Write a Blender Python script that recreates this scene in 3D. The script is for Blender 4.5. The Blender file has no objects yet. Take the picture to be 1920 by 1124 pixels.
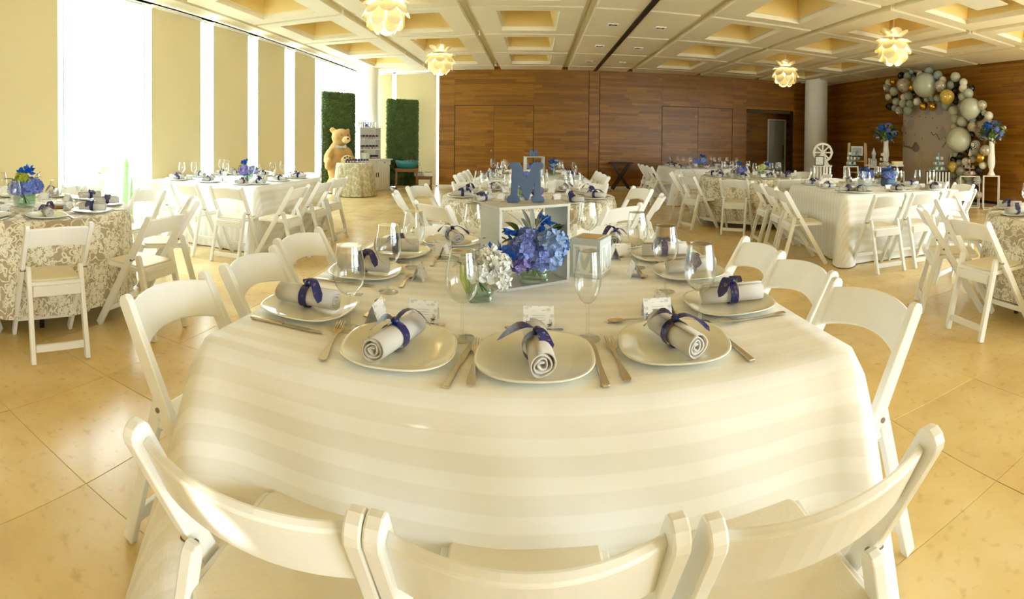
import bpy, bmesh, math, random
from mathutils import Vector, Matrix
rnd = random.Random(7)
PI = math.pi
S = bpy.context.scene
COL = S.collection

# ------------------------------------------------------------------ camera, world, sun, exposure
F, CX, CY, PITCH, ROLL, CAMH = 917.2126, 1003.946, 277.7737, -0.0135, -0.0102, 1.2923
cd = bpy.data.cameras.new('camera')
cd.type = 'PANO'
cd.panorama_type = 'CENTRAL_CYLINDRICAL'
cd.central_cylindrical_range_u_min = -CX / F
cd.central_cylindrical_range_u_max = (1920 - CX) / F
cd.central_cylindrical_range_v_max = CY / F
cd.central_cylindrical_range_v_min = (CY - 1124) / F
cd.central_cylindrical_radius = 1.0
cd.clip_start = 0.05
cam = bpy.data.objects.new('camera', cd)
COL.objects.link(cam)
Rm = Matrix.Rotation(PITCH, 3, 'X') @ Matrix.Rotation(ROLL, 3, 'Y')
rt, fw, up = Rm @ Vector((1, 0, 0)), Rm @ Vector((0, 1, 0)), Rm @ Vector((0, 0, 1))
cam.matrix_world = Matrix(((rt.x, up.x, -fw.x, 0), (rt.y, up.y, -fw.y, 0), (rt.z, up.z, -fw.z, CAMH), (0, 0, 0, 1)))
S.camera = cam

W = bpy.data.worlds.new('sky'); S.world = W; W.use_nodes = True
bg = W.node_tree.nodes['Background']
bg.inputs[0].default_value = (0.83, 0.935, 1.0, 1); bg.inputs[1].default_value = 9.0
sd = bpy.data.lights.new('sun', 'SUN'); sd.energy = 14.0; sd.angle = 0.009; sd.color = (1, 0.95, 0.85)
sun = bpy.data.objects.new('sun', sd); COL.objects.link(sun)
sun.rotation_euler = Vector((-0.40, -0.905, 0.22)).to_track_quat('Z', 'Y').to_euler()

def portal(loc, rot, sx, sy):
    ld = bpy.data.lights.new('window_portal', 'AREA'); ld.shape = 'RECTANGLE'; ld.size = sx; ld.size_y = sy
    ld.cycles.is_portal = True
    o = bpy.data.objects.new('window_portal', ld); COL.objects.link(o); o.location = loc; o.rotation_euler = rot
portal((-5.2, 4.0, 1.65), (0, -PI / 2, 0), 3.3, 19.2)
portal((9.3, -0.8, 1.65), (0, PI / 2, 0), 3.3, 6.8)
portal((2.0, -5.6, 1.65), (PI / 2, 0, 0), 14.2, 3.3)

S.view_settings.view_transform = 'Standard'; S.view_settings.look = 'None'
S.view_settings.gamma = 1.0; S.view_settings.use_curve_mapping = False
S.view_settings.exposure = 0.90
S.cycles.use_denoising = True
S.cycles.max_bounces = 10; S.cycles.diffuse_bounces = 6; S.cycles.glossy_bounces = 3
S.cycles.transparent_max_bounces = 16; S.cycles.transmission_bounces = 4
S.cycles.caustics_reflective = False; S.cycles.caustics_refractive = False
S.cycles.sample_clamp_indirect = 8.0

# ------------------------------------------------------------------ helpers
KIDS = {}
def link(o, parent=None):
    COL.objects.link(o)
    if parent is not None:
        o.parent = parent
        KIDS.setdefault(parent.name, []).append(o)
    return o

def tag(o, label=None, cat=None, group=None, kind=None):
    if label: o['label'] = label
    if cat: o['category'] = cat
    if group: o['group'] = group
    if kind: o['kind'] = kind
    return o

def empty(name, loc=(0, 0, 0), rz=0.0, label=None, cat=None, group=None, kind=None):
    o = bpy.data.objects.new(name, None); link(o)
    o.empty_display_size = 0.05; o.location = loc; o.rotation_euler = (0, 0, rz)
    return tag(o, label, cat, group, kind)

def obj(name, me, mat=None, parent=None, loc=(0, 0, 0), rot=(0, 0, 0), scale=None):
    if isinstance(me, G): me = me.mesh(name)
    if mat is not None and not me.materials:
        for m in (mat if isinstance(mat, (list, tuple)) else [mat]): me.materials.append(m)
    o = bpy.data.objects.new(name, me); link(o, parent)
    o.location = loc; o.rotation_euler = rot
    if scale: o.scale = scale
    return o

def struct(name, me, mat=None, parent=None, **k):
    o = obj(name, me, mat, parent, **k)
    if parent is None: o['kind'] = 'structure'
    return o

def dup(root, loc=None, rz=None, label=None, group=None):
    def rec(o, parent):
        c = o.copy(); link(c, parent)
        for ch in KIDS.get(o.name, ()): rec(ch, c)
        return c
    c = rec(root, None)
    if loc is not None: c.location = loc
    if rz is not None: c.rotation_euler = (0, 0, rz)
    if label: c['label'] = label
    if group: c['group'] = group
    return c

class G:
    """collects vertices and faces for one mesh"""
    def __init__(s): s.v = []; s.f = []; s.sm = []; s.mi = []; s.uv = None; s.bev = 0
    def add(s, vs, fs, smooth=False, mi=0):
        b = len(s.v); s.v += [tuple(p) for p in vs]
        for f in fs: s.f.append(tuple(b + i for i in f)); s.sm.append(smooth); s.mi.append(mi)
        return s
    def box(s, c, d, rz=0.0, M=None, mi=0):
        x, y, z = d[0] / 2, d[1] / 2, d[2] / 2
        vs = [Vector(p) for p in ((-x, -y, -z), (x, -y, -z), (x, y, -z), (-x, y, -z), (-x, -y, z), (x, -y, z), (x, y, z), (-x, y, z))]
        if M is None: M = Matrix.Rotation(rz, 3, 'Z')
        vs = [M @ p + Vector(c) for p in vs]
        return s.add(vs, [(0, 3, 2, 1), (4, 5, 6, 7), (0, 1, 5, 4), (1, 2, 6, 5), (2, 3, 7, 6), (3, 0, 4, 7)], mi=mi)
    def bar(s, p, q, w, t, up=(0, 0, 1), mi=0):
        p, q = Vector(p), Vector(q); d = (q - p); L = d.length; d.normalize()
        a = Vector(up).cross(d)
        if a.length < 1e-4: a = Vector((1, 0, 0)).cross(d)
        a.normalize(); b = d.cross(a)
        M = Matrix((a, b, d)).transposed()
        return s.box((p + q) / 2, (w, t, L), M=M, mi=mi)
    def tube(s, path, r, n=8, caps=True, smooth=True, mi=0):
        path = [Vector(p) for p in path]; m = len(path); vs = []; fs = []
        for i, p in enumerate(path):
            d = (path[min(i + 1, m - 1)] - path[max(i - 1, 0)]).normalized()
            ref = Vector((0, 0, 1)) if abs(d.z) < 0.92 else Vector((1, 0, 0))
            a = d.cross(ref).normalized(); b = a.cross(d)
            rr = r[i] if isinstance(r, (list, tuple)) else r
            for k in range(n):
                t = 2 * PI * k / n; vs.append(p + a * math.cos(t) * rr + b * math.sin(t) * rr)
        for i in range(m - 1):
            for k in range(n):
                fs.append((i * n + k, i * n + (k + 1) % n, (i + 1) * n + (k + 1) % n, (i + 1) * n + k))
        s.add(vs, fs, smooth, mi)
        if caps:
            b0 = len(s.v) - len(vs)
            s.f.append(tuple(b0 + k for k in reversed(range(n)))); s.sm.append(False); s.mi.append(mi)
            s.f.append(tuple(b0 + (m - 1) * n + k for k in range(n))); s.sm.append(False); s.mi.append(mi)
        return s
    def lathe(s, prof, n=20, c=(0, 0, 0), smooth=True, mi=0):
        vs = []; fs = []; m = len(prof)
        for r, z in prof:
            for k in range(n):
                t = 2 * PI * k / n; vs.append((c[0] + r * math.cos(t), c[1] + r * math.sin(t), c[2] + z))
        for i in range(m - 1):
            for k in range(n):
                fs.append((i * n + k, i * n + (k + 1) % n, (i + 1) * n + (k + 1) % n, (i + 1) * n + k))
        s.add(vs, fs, smooth, mi)
        b0 = len(s.v) - len(vs)
        if prof[0][0] > 1e-4: s.f.append(tuple(b0 + k for k in reversed(range(n)))); s.sm.append(False); s.mi.append(mi)
        if prof[-1][0] > 1e-4 and prof[-1][1] >= prof[0][1] - 10: pass
        return s
    def cap(s, r, z, n=20, c=(0, 0, 0), mi=0):
        vs = [(c[0] + r * math.cos(2 * PI * k / n), c[1] + r * math.sin(2 * PI * k / n), c[2] + z) for k in range(n)]
        return s.add(vs, [tuple(range(n))], mi=mi)
    def prism(s, poly, a, b, axis='z', smooth=False, mi=0):
        n = len(poly)
        def P(u, v, w): return (u, v, w) if axis == 'z' else ((u, w, v) if axis == 'y' else (w, u, v))
        vs = [P(u, v, a) for u, v in poly] + [P(u, v, b) for u, v in poly]
        fs = [tuple(reversed(range(n))), tuple(range(n, 2 * n))]
        s.add(vs, fs, False, mi)
        b0 = len(s.v) - 2 * n
        for i in range(n):
            j = (i + 1) % n
            s.f.append((b0 + i, b0 + j, b0 + n + j, b0 + n + i)); s.sm.append(smooth); s.mi.append(mi)
        return s
    def ball(s, c, r, n=14, m=9, M=None, mi=0):
        vs = []; fs = []
        if not isinstance(r, (tuple, list)): r = (r, r, r)
        for i in range(m + 1):
            a = -PI / 2 + PI * i / m
            for k in range(n):
                t = 2 * PI * k / n
                p = Vector((math.cos(a) * math.cos(t) * r[0], math.cos(a) * math.sin(t) * r[1], math.sin(a) * r[2]))
                if M is not None: p = M @ p
                vs.append(p + Vector(c))
        for i in range(m):
            for k in range(n):
                fs.append((i * n + k, i * n + (k + 1) % n, (i + 1) * n + (k + 1) % n, (i + 1) * n + k))
        return s.add(vs, fs, True, mi)
    def mesh(s, name):
        me = bpy.data.meshes.new(name); me.from_pydata(s.v, [], s.f)
        me.polygons.foreach_set('use_smooth', s.sm); me.polygons.foreach_set('material_index', s.mi)
        if s.uv:
            l = me.uv_layers.new(name='UVMap'); vi = [0] * len(me.loops); me.loops.foreach_get('vertex_index', vi)
            fl = [c for i in vi for c in s.uv[i]]; l.data.foreach_set('uv', fl)
        bm = bmesh.new(); bm.from_mesh(me)
        if s.uv is None: bmesh.ops.remove_doubles(bm, verts=bm.verts, dist=1e-6)
        bmesh.ops.recalc_face_normals(bm, faces=bm.faces)
        if s.bev:
            es = [e for e in bm.edges if len(e.link_faces) == 2 and e.calc_face_angle(0) > 0.7]
            bmesh.ops.bevel(bm, geom=es, offset=s.bev, segments=2, profile=0.5, affect='EDGES', clamp_overlap=True)
        bm.to_mesh(me); bm.free()
        me.update(); return me

def lin(h):
    h = h.lstrip('#'); o = []
    for i in (0, 2, 4):
        c = int(h[i:i + 2], 16) / 255; o.append(c / 12.92 if c <= .04045 else ((c + .055) / 1.055) ** 2.4)
    return tuple(o) + (1,)

def new_mat(name):
    m = bpy.data.materials.new(name); m.use_nodes = True
    nt = m.node_tree; b = nt.nodes['Principled BSDF']
    return m, nt, b
def N(nt, t, **k):
    n = nt.nodes.new(t)
    for a, v in k.items(): setattr(n, a, v)
    return n
def mat(name, col, rough=0.5, metal=0.0, bump=0, bscale=200, var=0, vscale=5, spec=None, coat=0, emit=0):
    """plain procedural paint: colour with a faint noise variation and optional fine relief"""
    m, nt, b = new_mat(name); L = nt.links
    c = lin(col) if isinstance(col, str) else tuple(col) + (1,)
    b.inputs['Base Color'].default_value = c; b.inputs['Roughness'].default_value = rough; b.inputs['Metallic'].default_value = metal
    if spec is not None: b.inputs['Specular IOR Level'].default_value = spec
    if coat: b.inputs['Coat Weight'].default_value = coat
    if emit: b.inputs['Emission Color'].default_value = c; b.inputs['Emission Strength'].default_value = emit
    tc = N(nt, 'ShaderNodeTexCoord')
    if var:
        no = N(nt, 'ShaderNodeTexNoise'); no.inputs['Scale'].default_value = vscale; no.inputs['Detail'].default_value = 4
        L.new(tc.outputs['Object'], no.inputs['Vector'])
        mx = N(nt, 'ShaderNodeMixRGB'); mx.blend_type = 'MIX'
        mx.inputs[1].default_value = c; mx.inputs[2].default_value = tuple(x * (1 - var) for x in c[:3]) + (1,)
        L.new(no.outputs['Fac'], mx.inputs[0]); L.new(mx.outputs[0], b.inputs['Base Color'])
    if bump:
        no = N(nt, 'ShaderNodeTexNoise'); no.inputs['Scale'].default_value = bscale; no.inputs['Detail'].default_value = 3
        L.new(tc.outputs['Object'], no.inputs['Vector'])
        bp = N(nt, 'ShaderNodeBump'); bp.inputs['Strength'].default_value = bump; bp.inputs['Distance'].default_value = 0.004
        L.new(no.outputs['Fac'], bp.inputs['Height']); L.new(bp.outputs[0], b.inputs['Normal'])
    return m
def ramp(nt, stops, interp='LINEAR'):
    r = N(nt, 'ShaderNodeValToRGB'); r.color_ramp.interpolation = interp
    e = r.color_ramp.elements
    while len(e) < len(stops): e.new(0.5)
    for i, (p, c) in enumerate(stops): e[i].position = p; e[i].color = c if len(c) == 4 else tuple(c) + (1,)
    return r
def glass_mat(name, tint=(1, 1, 1), base=0.05, edge=0.7, power=3.0, rough=0.02):
    m = bpy.data.materials.new(name); m.use_nodes = True; nt = m.node_tree; nt.nodes.clear(); L = nt.links
    o = N(nt, 'ShaderNodeOutputMaterial'); mx = N(nt, 'ShaderNodeMixShader')
    t = N(nt, 'ShaderNodeBsdfTransparent'); t.inputs[0].default_value = tuple(tint) + (1,)
    g = N(nt, 'ShaderNodeBsdfGlossy'); g.inputs['Roughness'].default_value = rough
    lw = N(nt, 'ShaderNodeLayerWeight'); lw.inputs[0].default_value = 0.5
    pw = N(nt, 'ShaderNodeMath', operation='POWER'); pw.inputs[1].default_value = power
    ma = N(nt, 'ShaderNodeMath', operation='MULTIPLY_ADD'); ma.inputs[1].default_value = edge; ma.inputs[2].default_value = base
    L.new(lw.outputs['Facing'], pw.inputs[0]); L.new(pw.outputs[0], ma.inputs[0]); L.new(ma.outputs[0], mx.inputs[0])
    L.new(t.outputs[0], mx.inputs[1]); L.new(g.outputs[0], mx.inputs[2]); L.new(mx.outputs[0], o.inputs[0])
    return m

# ------------------------------------------------------------------ materials
M = {}
M['chair'] = mat('white_resin', (0.84, 0.84, 0.825), 0.32)
M['pad'] = mat('cream_vinyl', (0.78, 0.72, 0.57), 0.45, bump=0.15, bscale=120)
M['steel_bolt'] = mat('bolt_steel', (0.25, 0.24, 0.22), 0.4, 0.9)
M['plate'] = mat('glazed_porcelain', (0.80, 0.79, 0.68), 0.12, coat=0.3)
M['napkin'] = mat('beige_linen', (0.63, 0.60, 0.57), 0.9, bump=0.5, bscale=900)
M['steel'] = mat('cutlery_steel', (0.66, 0.58, 0.44), 0.22, 1.0)
M['glass'] = glass_mat('clear_glass', (0.98, 0.985, 0.97), 0.065, 0.85, 2.1)
M['pane'] = glass_mat('window_glass', (0.97, 0.995, 0.985), 0.03, 0.5, 5.0)
M['vase'] = glass_mat('green_glass', (0.80, 0.90, 0.84), 0.07, 0.8, 2.2)
M['fin'] = mat('green_glass_edge', (0.45, 0.72, 0.62), 0.15)
M['ceil'] = mat('ceiling_paint', (0.83, 0.75, 0.55), 0.7, bump=0.06, bscale=60)
M['recess'] = mat('coffer_glow_paint', (0.80, 0.60, 0.23), 0.7, bump=0.06, bscale=60)  # yellow of bounced light and lamp glow put into the coffer colour
M['white'] = mat('white_paint', (0.82, 0.80, 0.74), 0.5)
M['black'] = mat('black_slot', (0.012, 0.01, 0.01), 0.5)
M['column'] = mat('column_plaster', (0.80, 0.76, 0.66), 0.45, var=0.08, vscale=2)
M['crate'] = mat('grey_crate_paint', (0.50, 0.50, 0.47), 0.6, var=0.12, vscale=14)
M['slate'] = mat('slate_blue_paint', (0.055, 0.10, 0.20), 0.55)
M['pale'] = mat('pale_blue_paint', (0.53, 0.58, 0.58), 0.6, var=0.08, vscale=20)
M['ivory'] = mat('ivory_paint', (0.80, 0.77, 0.68), 0.55, var=0.06, vscale=12)
M['darkwood'] = mat('dark_tray_wood', (0.028, 0.014, 0.008), 0.45, var=0.4, vscale=30)
M['stoolwood'] = mat('orange_stool_wood', (0.30, 0.115, 0.025), 0.4, var=0.5, vscale=18)
M['teal'] = mat('teal_enamel', (0.015, 0.19, 0.19), 0.25)
M['gold'] = mat('gold_chrome', (0.62, 0.40, 0.09), 0.25, 1.0)
M['goldprint'] = mat('gold_lettering', (0.55, 0.40, 0.12), 0.35, 0.6)
M['wire'] = mat('white_wire_metal', (0.80, 0.77, 0.70), 0.4)
M['stem'] = mat('green_stem', (0.10, 0.20, 0.035), 0.5)
M['leaf'] = mat('green_leaf', (0.09, 0.17, 0.02), 0.45, var=0.5, vscale=25)
M['dusty'] = mat('silver_green_leaf', (0.42, 0.45, 0.36), 0.7)
M['lime'] = mat('lime_bloom', (0.38, 0.42, 0.04), 0.6, var=0.4, vscale=40)
M['peri'] = mat('periwinkle_petals', (0.20, 0.27, 0.74), 0.6, var=0.45, vscale=30)
M['sky'] = mat('light_blue_petals', (0.30, 0.46, 0.86), 0.6, var=0.4, vscale=30)
M['royal'] = mat('royal_blue_petals', (0.008, 0.12, 0.62), 0.5, var=0.5, vscale=30)
M['violet'] = mat('violet_petals', (0.30, 0.24, 0.66), 0.6, var=0.4, vscale=30)
M['wht'] = mat('white_petals', (0.80, 0.82, 0.80), 0.6, var=0.15, vscale=30)
M['yel'] = mat('pale_yellow_petals', (0.72, 0.70, 0.30), 0.6, var=0.2, vscale=30)
M['navyband'] = mat('navy_cap', (0.02, 0.015, 0.05), 0.5)
M['bearfur'] = mat('tan_plush', (0.56, 0.33, 0.11), 0.95, bump=1.0, bscale=70, var=0.3, vscale=14)
M['bearlight'] = mat('cream_plush', (0.72, 0.55, 0.28), 0.95, bump=1.0, bscale=70)
M['bearblack'] = mat('brown_pad', (0.05, 0.03, 0.02), 0.6)
M['cake'] = mat('cream_icing', (0.80, 0.72, 0.45), 0.6, var=0.1, vscale=30)
M['greycard'] = mat('grey_castle_card', (0.42, 0.43, 0.44), 0.6)
M['tan'] = mat('tan_balsa', (0.55, 0.42, 0.24), 0.6, var=0.2, vscale=20)
M['barkdisc'] = mat('cut_wood_slice', (0.30, 0.15, 0.05), 0.7, var=0.4, vscale=30)
M['pink'] = mat('pink_sweets', (0.72, 0.50, 0.42), 0.5)
M['bulb'] = mat('lamp_bulb', (1.0, 0.82, 0.50), 0.5, emit=75)
M['blackleg'] = mat('black_table_leg', (0.02, 0.02, 0.025), 0.4)
M['paper'] = mat('white_card', (0.80, 0.80, 0.82), 0.7)
M['concrete'] = mat('pale_concrete', (0.75, 0.74, 0.70), 0.8, var=0.1, vscale=1)
M['cactus'] = mat('cactus_green', (0.25, 0.38, 0.16), 0.7, var=0.3, vscale=20)
M['rock'] = mat('pale_stone', (0.62, 0.58, 0.46), 0.9, var=0.3, vscale=6)

def petal_mat():
    m, nt, b = new_mat('lamp_petal'); L = nt.links
    b.inputs['Base Color'].default_value = (0.78, 0.70, 0.46, 1); b.inputs['Roughness'].default_value = 0.4
    tr = N(nt, 'ShaderNodeBsdfTranslucent'); tr.inputs[0].default_value = (0.75, 0.55, 0.22, 1)
    mx = N(nt, 'ShaderNodeMixShader'); mx.inputs[0].default_value = 0.06
    L.new(b.outputs[0], mx.inputs[1]); L.new(tr.outputs[0], mx.inputs[2]); L.new(mx.outputs[0], nt.nodes['Material Output'].inputs[0])
    return m
M['petal'] = petal_mat()
def blind_mat():
    m = bpy.data.materials.new('blind_fabric'); m.use_nodes = True; nt = m.node_tree; nt.nodes.clear(); L = nt.links
    o = N(nt, 'ShaderNodeOutputMaterial'); mx = N(nt, 'ShaderNodeMixShader'); mx.inputs[0].default_value = 0.02
    d = N(nt, 'ShaderNodeBsdfDiffuse'); d.inputs[0].default_value = (0.55, 0.45, 0.25, 1)
    t = N(nt, 'ShaderNodeBsdfTranslucent'); t.inputs[0].default_value = (0.80, 0.68, 0.36, 1)
    tc = N(nt, 'ShaderNodeTexCoord'); w = N(nt, 'ShaderNodeTexNoise'); w.inputs['Scale'].default_value = 400
    bp = N(nt, 'ShaderNodeBump'); bp.inputs['Strength'].default_value = 0.1; bp.inputs['Distance'].default_value = 0.002
    L.new(tc.outputs['Object'], w.inputs['Vector']); L.new(w.outputs['Fac'], bp.inputs['Height']); L.new(bp.outputs[0], d.inputs['Normal'])
    L.new(d.outputs[0], mx.inputs[1]); L.new(t.outputs[0], mx.inputs[2]); L.new(mx.outputs[0], o.inputs[0])
    return m
M['blind'] = blind_mat()

def stripe_mat(name, axis):
    """white cloth woven with satin and matt stripes; UV in metres of flat cloth"""
    m, nt, b = new_mat(name); L = nt.links
    uv = N(nt, 'ShaderNodeUVMap'); sx = N(nt, 'ShaderNodeSeparateXYZ'); L.new(uv.outputs[0], sx.inputs[0])
    mu = N(nt, 'ShaderNodeMath', operation='MULTIPLY'); mu.inputs[1].default_value = 1 / 0.078
    L.new(sx.outputs[axis], mu.inputs[0])
    fr = N(nt, 'ShaderNodeMath', operation='FRACT'); L.new(mu.outputs[0], fr.inputs[0])
    r = ramp(nt, [(0.0, (0, 0, 0)), (0.02, (0, 0, 0)), (0.05, (1, 1, 1)), (0.48, (1, 1, 1)), (0.51, (0, 0, 0))]); L.new(fr.outputs[0], r.inputs[0])
    mx = N(nt, 'ShaderNodeMixRGB'); mx.inputs[1].default_value = (0.835, 0.825, 0.80, 1); mx.inputs[2].default_value = (0.885, 0.885, 0.885, 1)
    L.new(r.outputs[0], mx.inputs[0]); L.new(mx.outputs[0], b.inputs['Base Color'])
    rr = N(nt, 'ShaderNodeMapRange'); rr.inputs['To Min'].default_value = 0.7; rr.inputs['To Max'].default_value = 0.45
    L.new(r.outputs[0], rr.inputs[0]); L.new(rr.outputs[0], b.inputs['Roughness'])
    b.inputs['Sheen Weight'].default_value = 0.15
    no = N(nt, 'ShaderNodeTexNoise'); no.inputs['Scale'].default_value = 7; no.inputs['Detail'].default_value = 4; L.new(uv.outputs[0], no.inputs['Vector'])
    bp = N(nt, 'ShaderNodeBump'); bp.inputs['Strength'].default_value = 0.25; bp.inputs['Distance'].default_value = 0.02
    L.new(no.outputs['Fac'], bp.inputs['Height']); L.new(bp.outputs[0], b.inputs['Normal'])
    return m
M['stripe_x'] = stripe_mat('striped_cloth_across', 0)
M['stripe_y'] = stripe_mat('striped_cloth_along', 1)

def lace_mat(name, ground, flower, sc):
    """taupe cloth printed with cream flowers and scrolls (flat print)"""
    m, nt, b = new_mat(name); L = nt.links
    uv = N(nt, 'ShaderNodeUVMap')
    wn = N(nt, 'ShaderNodeTexNoise'); wn.inputs['Scale'].default_value = 5; L.new(uv.outputs[0], wn.inputs['Vector'])
    def math_(op, a, bb=None, c=None):
        n = N(nt, 'ShaderNodeMath', operation=op)
        for i, x in enumerate((a, bb, c)):
            if x is None: continue
            if isinstance(x, (int, float)): n.inputs[i].default_value = x
            else: L.new(x, n.inputs[i])
        return n.outputs[0]
    def flowers(scale, petals, rmax, off):
        mp = N(nt, 'ShaderNodeMapping'); mp.inputs['Location'].default_value = (off, off * .7, 0); L.new(uv.outputs[0], mp.inputs[0])
        vo = N(nt, 'ShaderNodeTexVoronoi'); vo.voronoi_dimensions = '2D'; vo.inputs['Scale'].default_value = scale; vo.inputs['Randomness'].default_value = 0.75
        L.new(mp.outputs[0], vo.inputs['Vector'])
        sb = N(nt, 'ShaderNodeVectorMath', operation='SUBTRACT'); L.new(mp.outputs[0], sb.inputs[0]); L.new(vo.outputs['Position'], sb.inputs[1])
        sp = N(nt, 'ShaderNodeSeparateXYZ'); L.new(sb.outputs[0], sp.inputs[0])
        an = math_('ARCTAN2', sp.outputs[1], sp.outputs[0])
        rd = math_('MULTIPLY', N_len(sb), scale)
        pet = math_('ABSOLUTE', math_('SINE', math_('MULTIPLY', an, petals / 2)))
        edge = math_('MULTIPLY_ADD', pet, rmax * 0.45, rmax * 0.6)
        inside = math_('LESS_THAN', rd, edge)
        ring = math_('GREATER_THAN', math_('SINE', math_('MULTIPLY', math_('DIVIDE', rd, edge), 14.0)), -0.45)
        return math_('MULTIPLY', inside, ring)
    def N_len(v):
        n = N(nt, 'ShaderNodeVectorMath', operation='LENGTH'); L.new(v.outputs[0], n.inputs[0]); return n.outputs['Value']
    f1 = flowers(sc, 9, 0.50, 0.0)
    f2 = flowers(sc * 2.1, 6, 0.34, 3.3)
    wv = N(nt, 'ShaderNodeTexWave'); wv.inputs['Scale'].default_value = sc * 1.1; wv.inputs['Distortion'].default_value = 14; wv.inputs['Detail'].default_value = 2.5; wv.inputs['Detail Scale'].default_value = 1.4
    L.new(uv.outputs[0], wv.inputs['Vector'])
    sc1 = math_('GREATER_THAN', wv.outputs['Fac'], 0.93)
    al = math_('MAXIMUM', math_('MAXIMUM', f1, f2), sc1)
    mx = N(nt, 'ShaderNodeMixRGB'); mx.inputs[1].default_value = tuple(ground) + (1,); mx.inputs[2].default_value = tuple(flower) + (1,)
    L.new(al, mx.inputs[0]); L.new(mx.outputs[0], b.inputs['Base Color']); b.inputs['Roughness'].default_value = 0.7; b.inputs['Sheen Weight'].default_value = 0.2
    bp = N(nt, 'ShaderNodeBump'); bp.inputs['Strength'].default_value = 0.4; bp.inputs['Distance'].default_value = 0.004
    L.new(al, bp.inputs['Height']); L.new(bp.outputs[0], b.inputs['Normal'])
    return m
M['lace'] = lace_mat('taupe_floral_cloth', (0.42, 0.35, 0.24), (0.80, 0.76, 0.63), 4.5)
M['toile'] = lace_mat('green_leaf_print_cloth', (0.74, 0.66, 0.50), (0.36, 0.33, 0.17), 9.0)

def floor_mat():
    m, nt, b = new_mat('travertine'); L = nt.links
    geo = N(nt, 'ShaderNodeNewGeometry'); oi = N(nt, 'ShaderNodeObjectInfo')
    n1 = N(nt, 'ShaderNodeTexNoise'); n1.inputs['Scale'].default_value = 1.7; n1.inputs['Detail'].default_value = 6; n1.inputs['Roughness'].default_value = 0.6
    n2 = N(nt, 'ShaderNodeTexNoise'); n2.inputs['Scale'].default_value = 22; n2.inputs['Detail'].default_value = 5
    for n in (n1, n2): L.new(geo.outputs['Position'], n.inputs['Vector'])
    r = ramp(nt, [(0.30, (0.66, 0.46, 0.19)), (0.52, (0.76, 0.58, 0.27)), (0.75, (0.81, 0.66, 0.38))]); L.new(n1.outputs['Fac'], r.inputs[0])
    r2 = ramp(nt, [(0.28, (0.55, 0.42, 0.25)), (0.42, (1, 1, 1))]); L.new(n2.outputs['Fac'], r2.inputs[0])
    mu = N(nt, 'ShaderNodeMixRGB'); mu.blend_type = 'MULTIPLY'; mu.inputs[0].default_value = 0.35
    L.new(r.outputs[0], mu.inputs[1]); L.new(r2.outputs[0], mu.inputs[2])
    hv = N(nt, 'ShaderNodeHueSaturation'); mr = N(nt, 'ShaderNodeMapRange'); mr.inputs['To Min'].default_value = 0.94; mr.inputs['To Max'].default_value = 1.05
    L.new(oi.outputs['Random'], mr.inputs[0]); L.new(mr.outputs[0], hv.inputs['Value']); L.new(mu.outputs[0], hv.inputs['Color'])
    L.new(hv.outputs[0], b.inputs['Base Color']); b.inputs['Roughness'].default_value = 0.22; b.inputs['Specular IOR Level'].default_value = 0.45
    mr2 = N(nt, 'ShaderNodeMapRange'); mr2.inputs['To Min'].default_value = 0.14; mr2.inputs['To Max'].default_value = 0.32
    L.new(n1.outputs['Fac'], mr2.inputs[0]); L.new(mr2.outputs[0], b.inputs['Roughness'])
    return m
M['floor'] = floor_mat()
M['grout'] = mat('floor_grout', (0.60, 0.46, 0.26), 0.6)

def wood_mat():
    m, nt, b = new_mat('wall_wood'); L = nt.links
    at = N(nt, 'ShaderNodeAttribute'); at.attribute_name = 'board'
    geo = N(nt, 'ShaderNodeNewGeometry')
    mp = N(nt, 'ShaderNodeMapping'); mp.inputs['Scale'].default_value = (1.2, 1.2, 40); L.new(geo.outputs['Position'], mp.inputs[0])
    no = N(nt, 'ShaderNodeTexNoise'); no.inputs['Scale'].default_value = 1.6; no.inputs['Detail'].default_value = 6; no.inputs['Roughness'].default_value = 0.65; L.new(mp.outputs[0], no.inputs['Vector'])
    ad = N(nt, 'ShaderNodeMath', operation='MULTIPLY_ADD'); ad.inputs[1].default_value = 0.72; L.new(no.outputs['Fac'], ad.inputs[0])
    m2 = N(nt, 'ShaderNodeMath', operation='MULTIPLY'); m2.inputs[1].default_value = 0.26; L.new(at.outputs['Fac'], m2.inputs[0]); L.new(m2.outputs[0], ad.inputs[2])
    r = ramp(nt, [(0.10, (0.085, 0.028, 0.002)), (0.40, (0.21, 0.080, 0.004)), (0.62, (0.31, 0.125, 0.007)), (0.9, (0.44, 0.20, 0.018))]); L.new(ad.outputs[0], r.inputs[0])
    L.new(r.outputs[0], b.inputs['Base Color']); b.inputs['Roughness'].default_value = 0.38; b.inputs['Specular IOR Level'].default_value = 0.35
    return m
M['wood'] = wood_mat()
M['woodgap'] = mat('dark_wall_gap', (0.02, 0.008, 0.003), 0.7)

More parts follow.
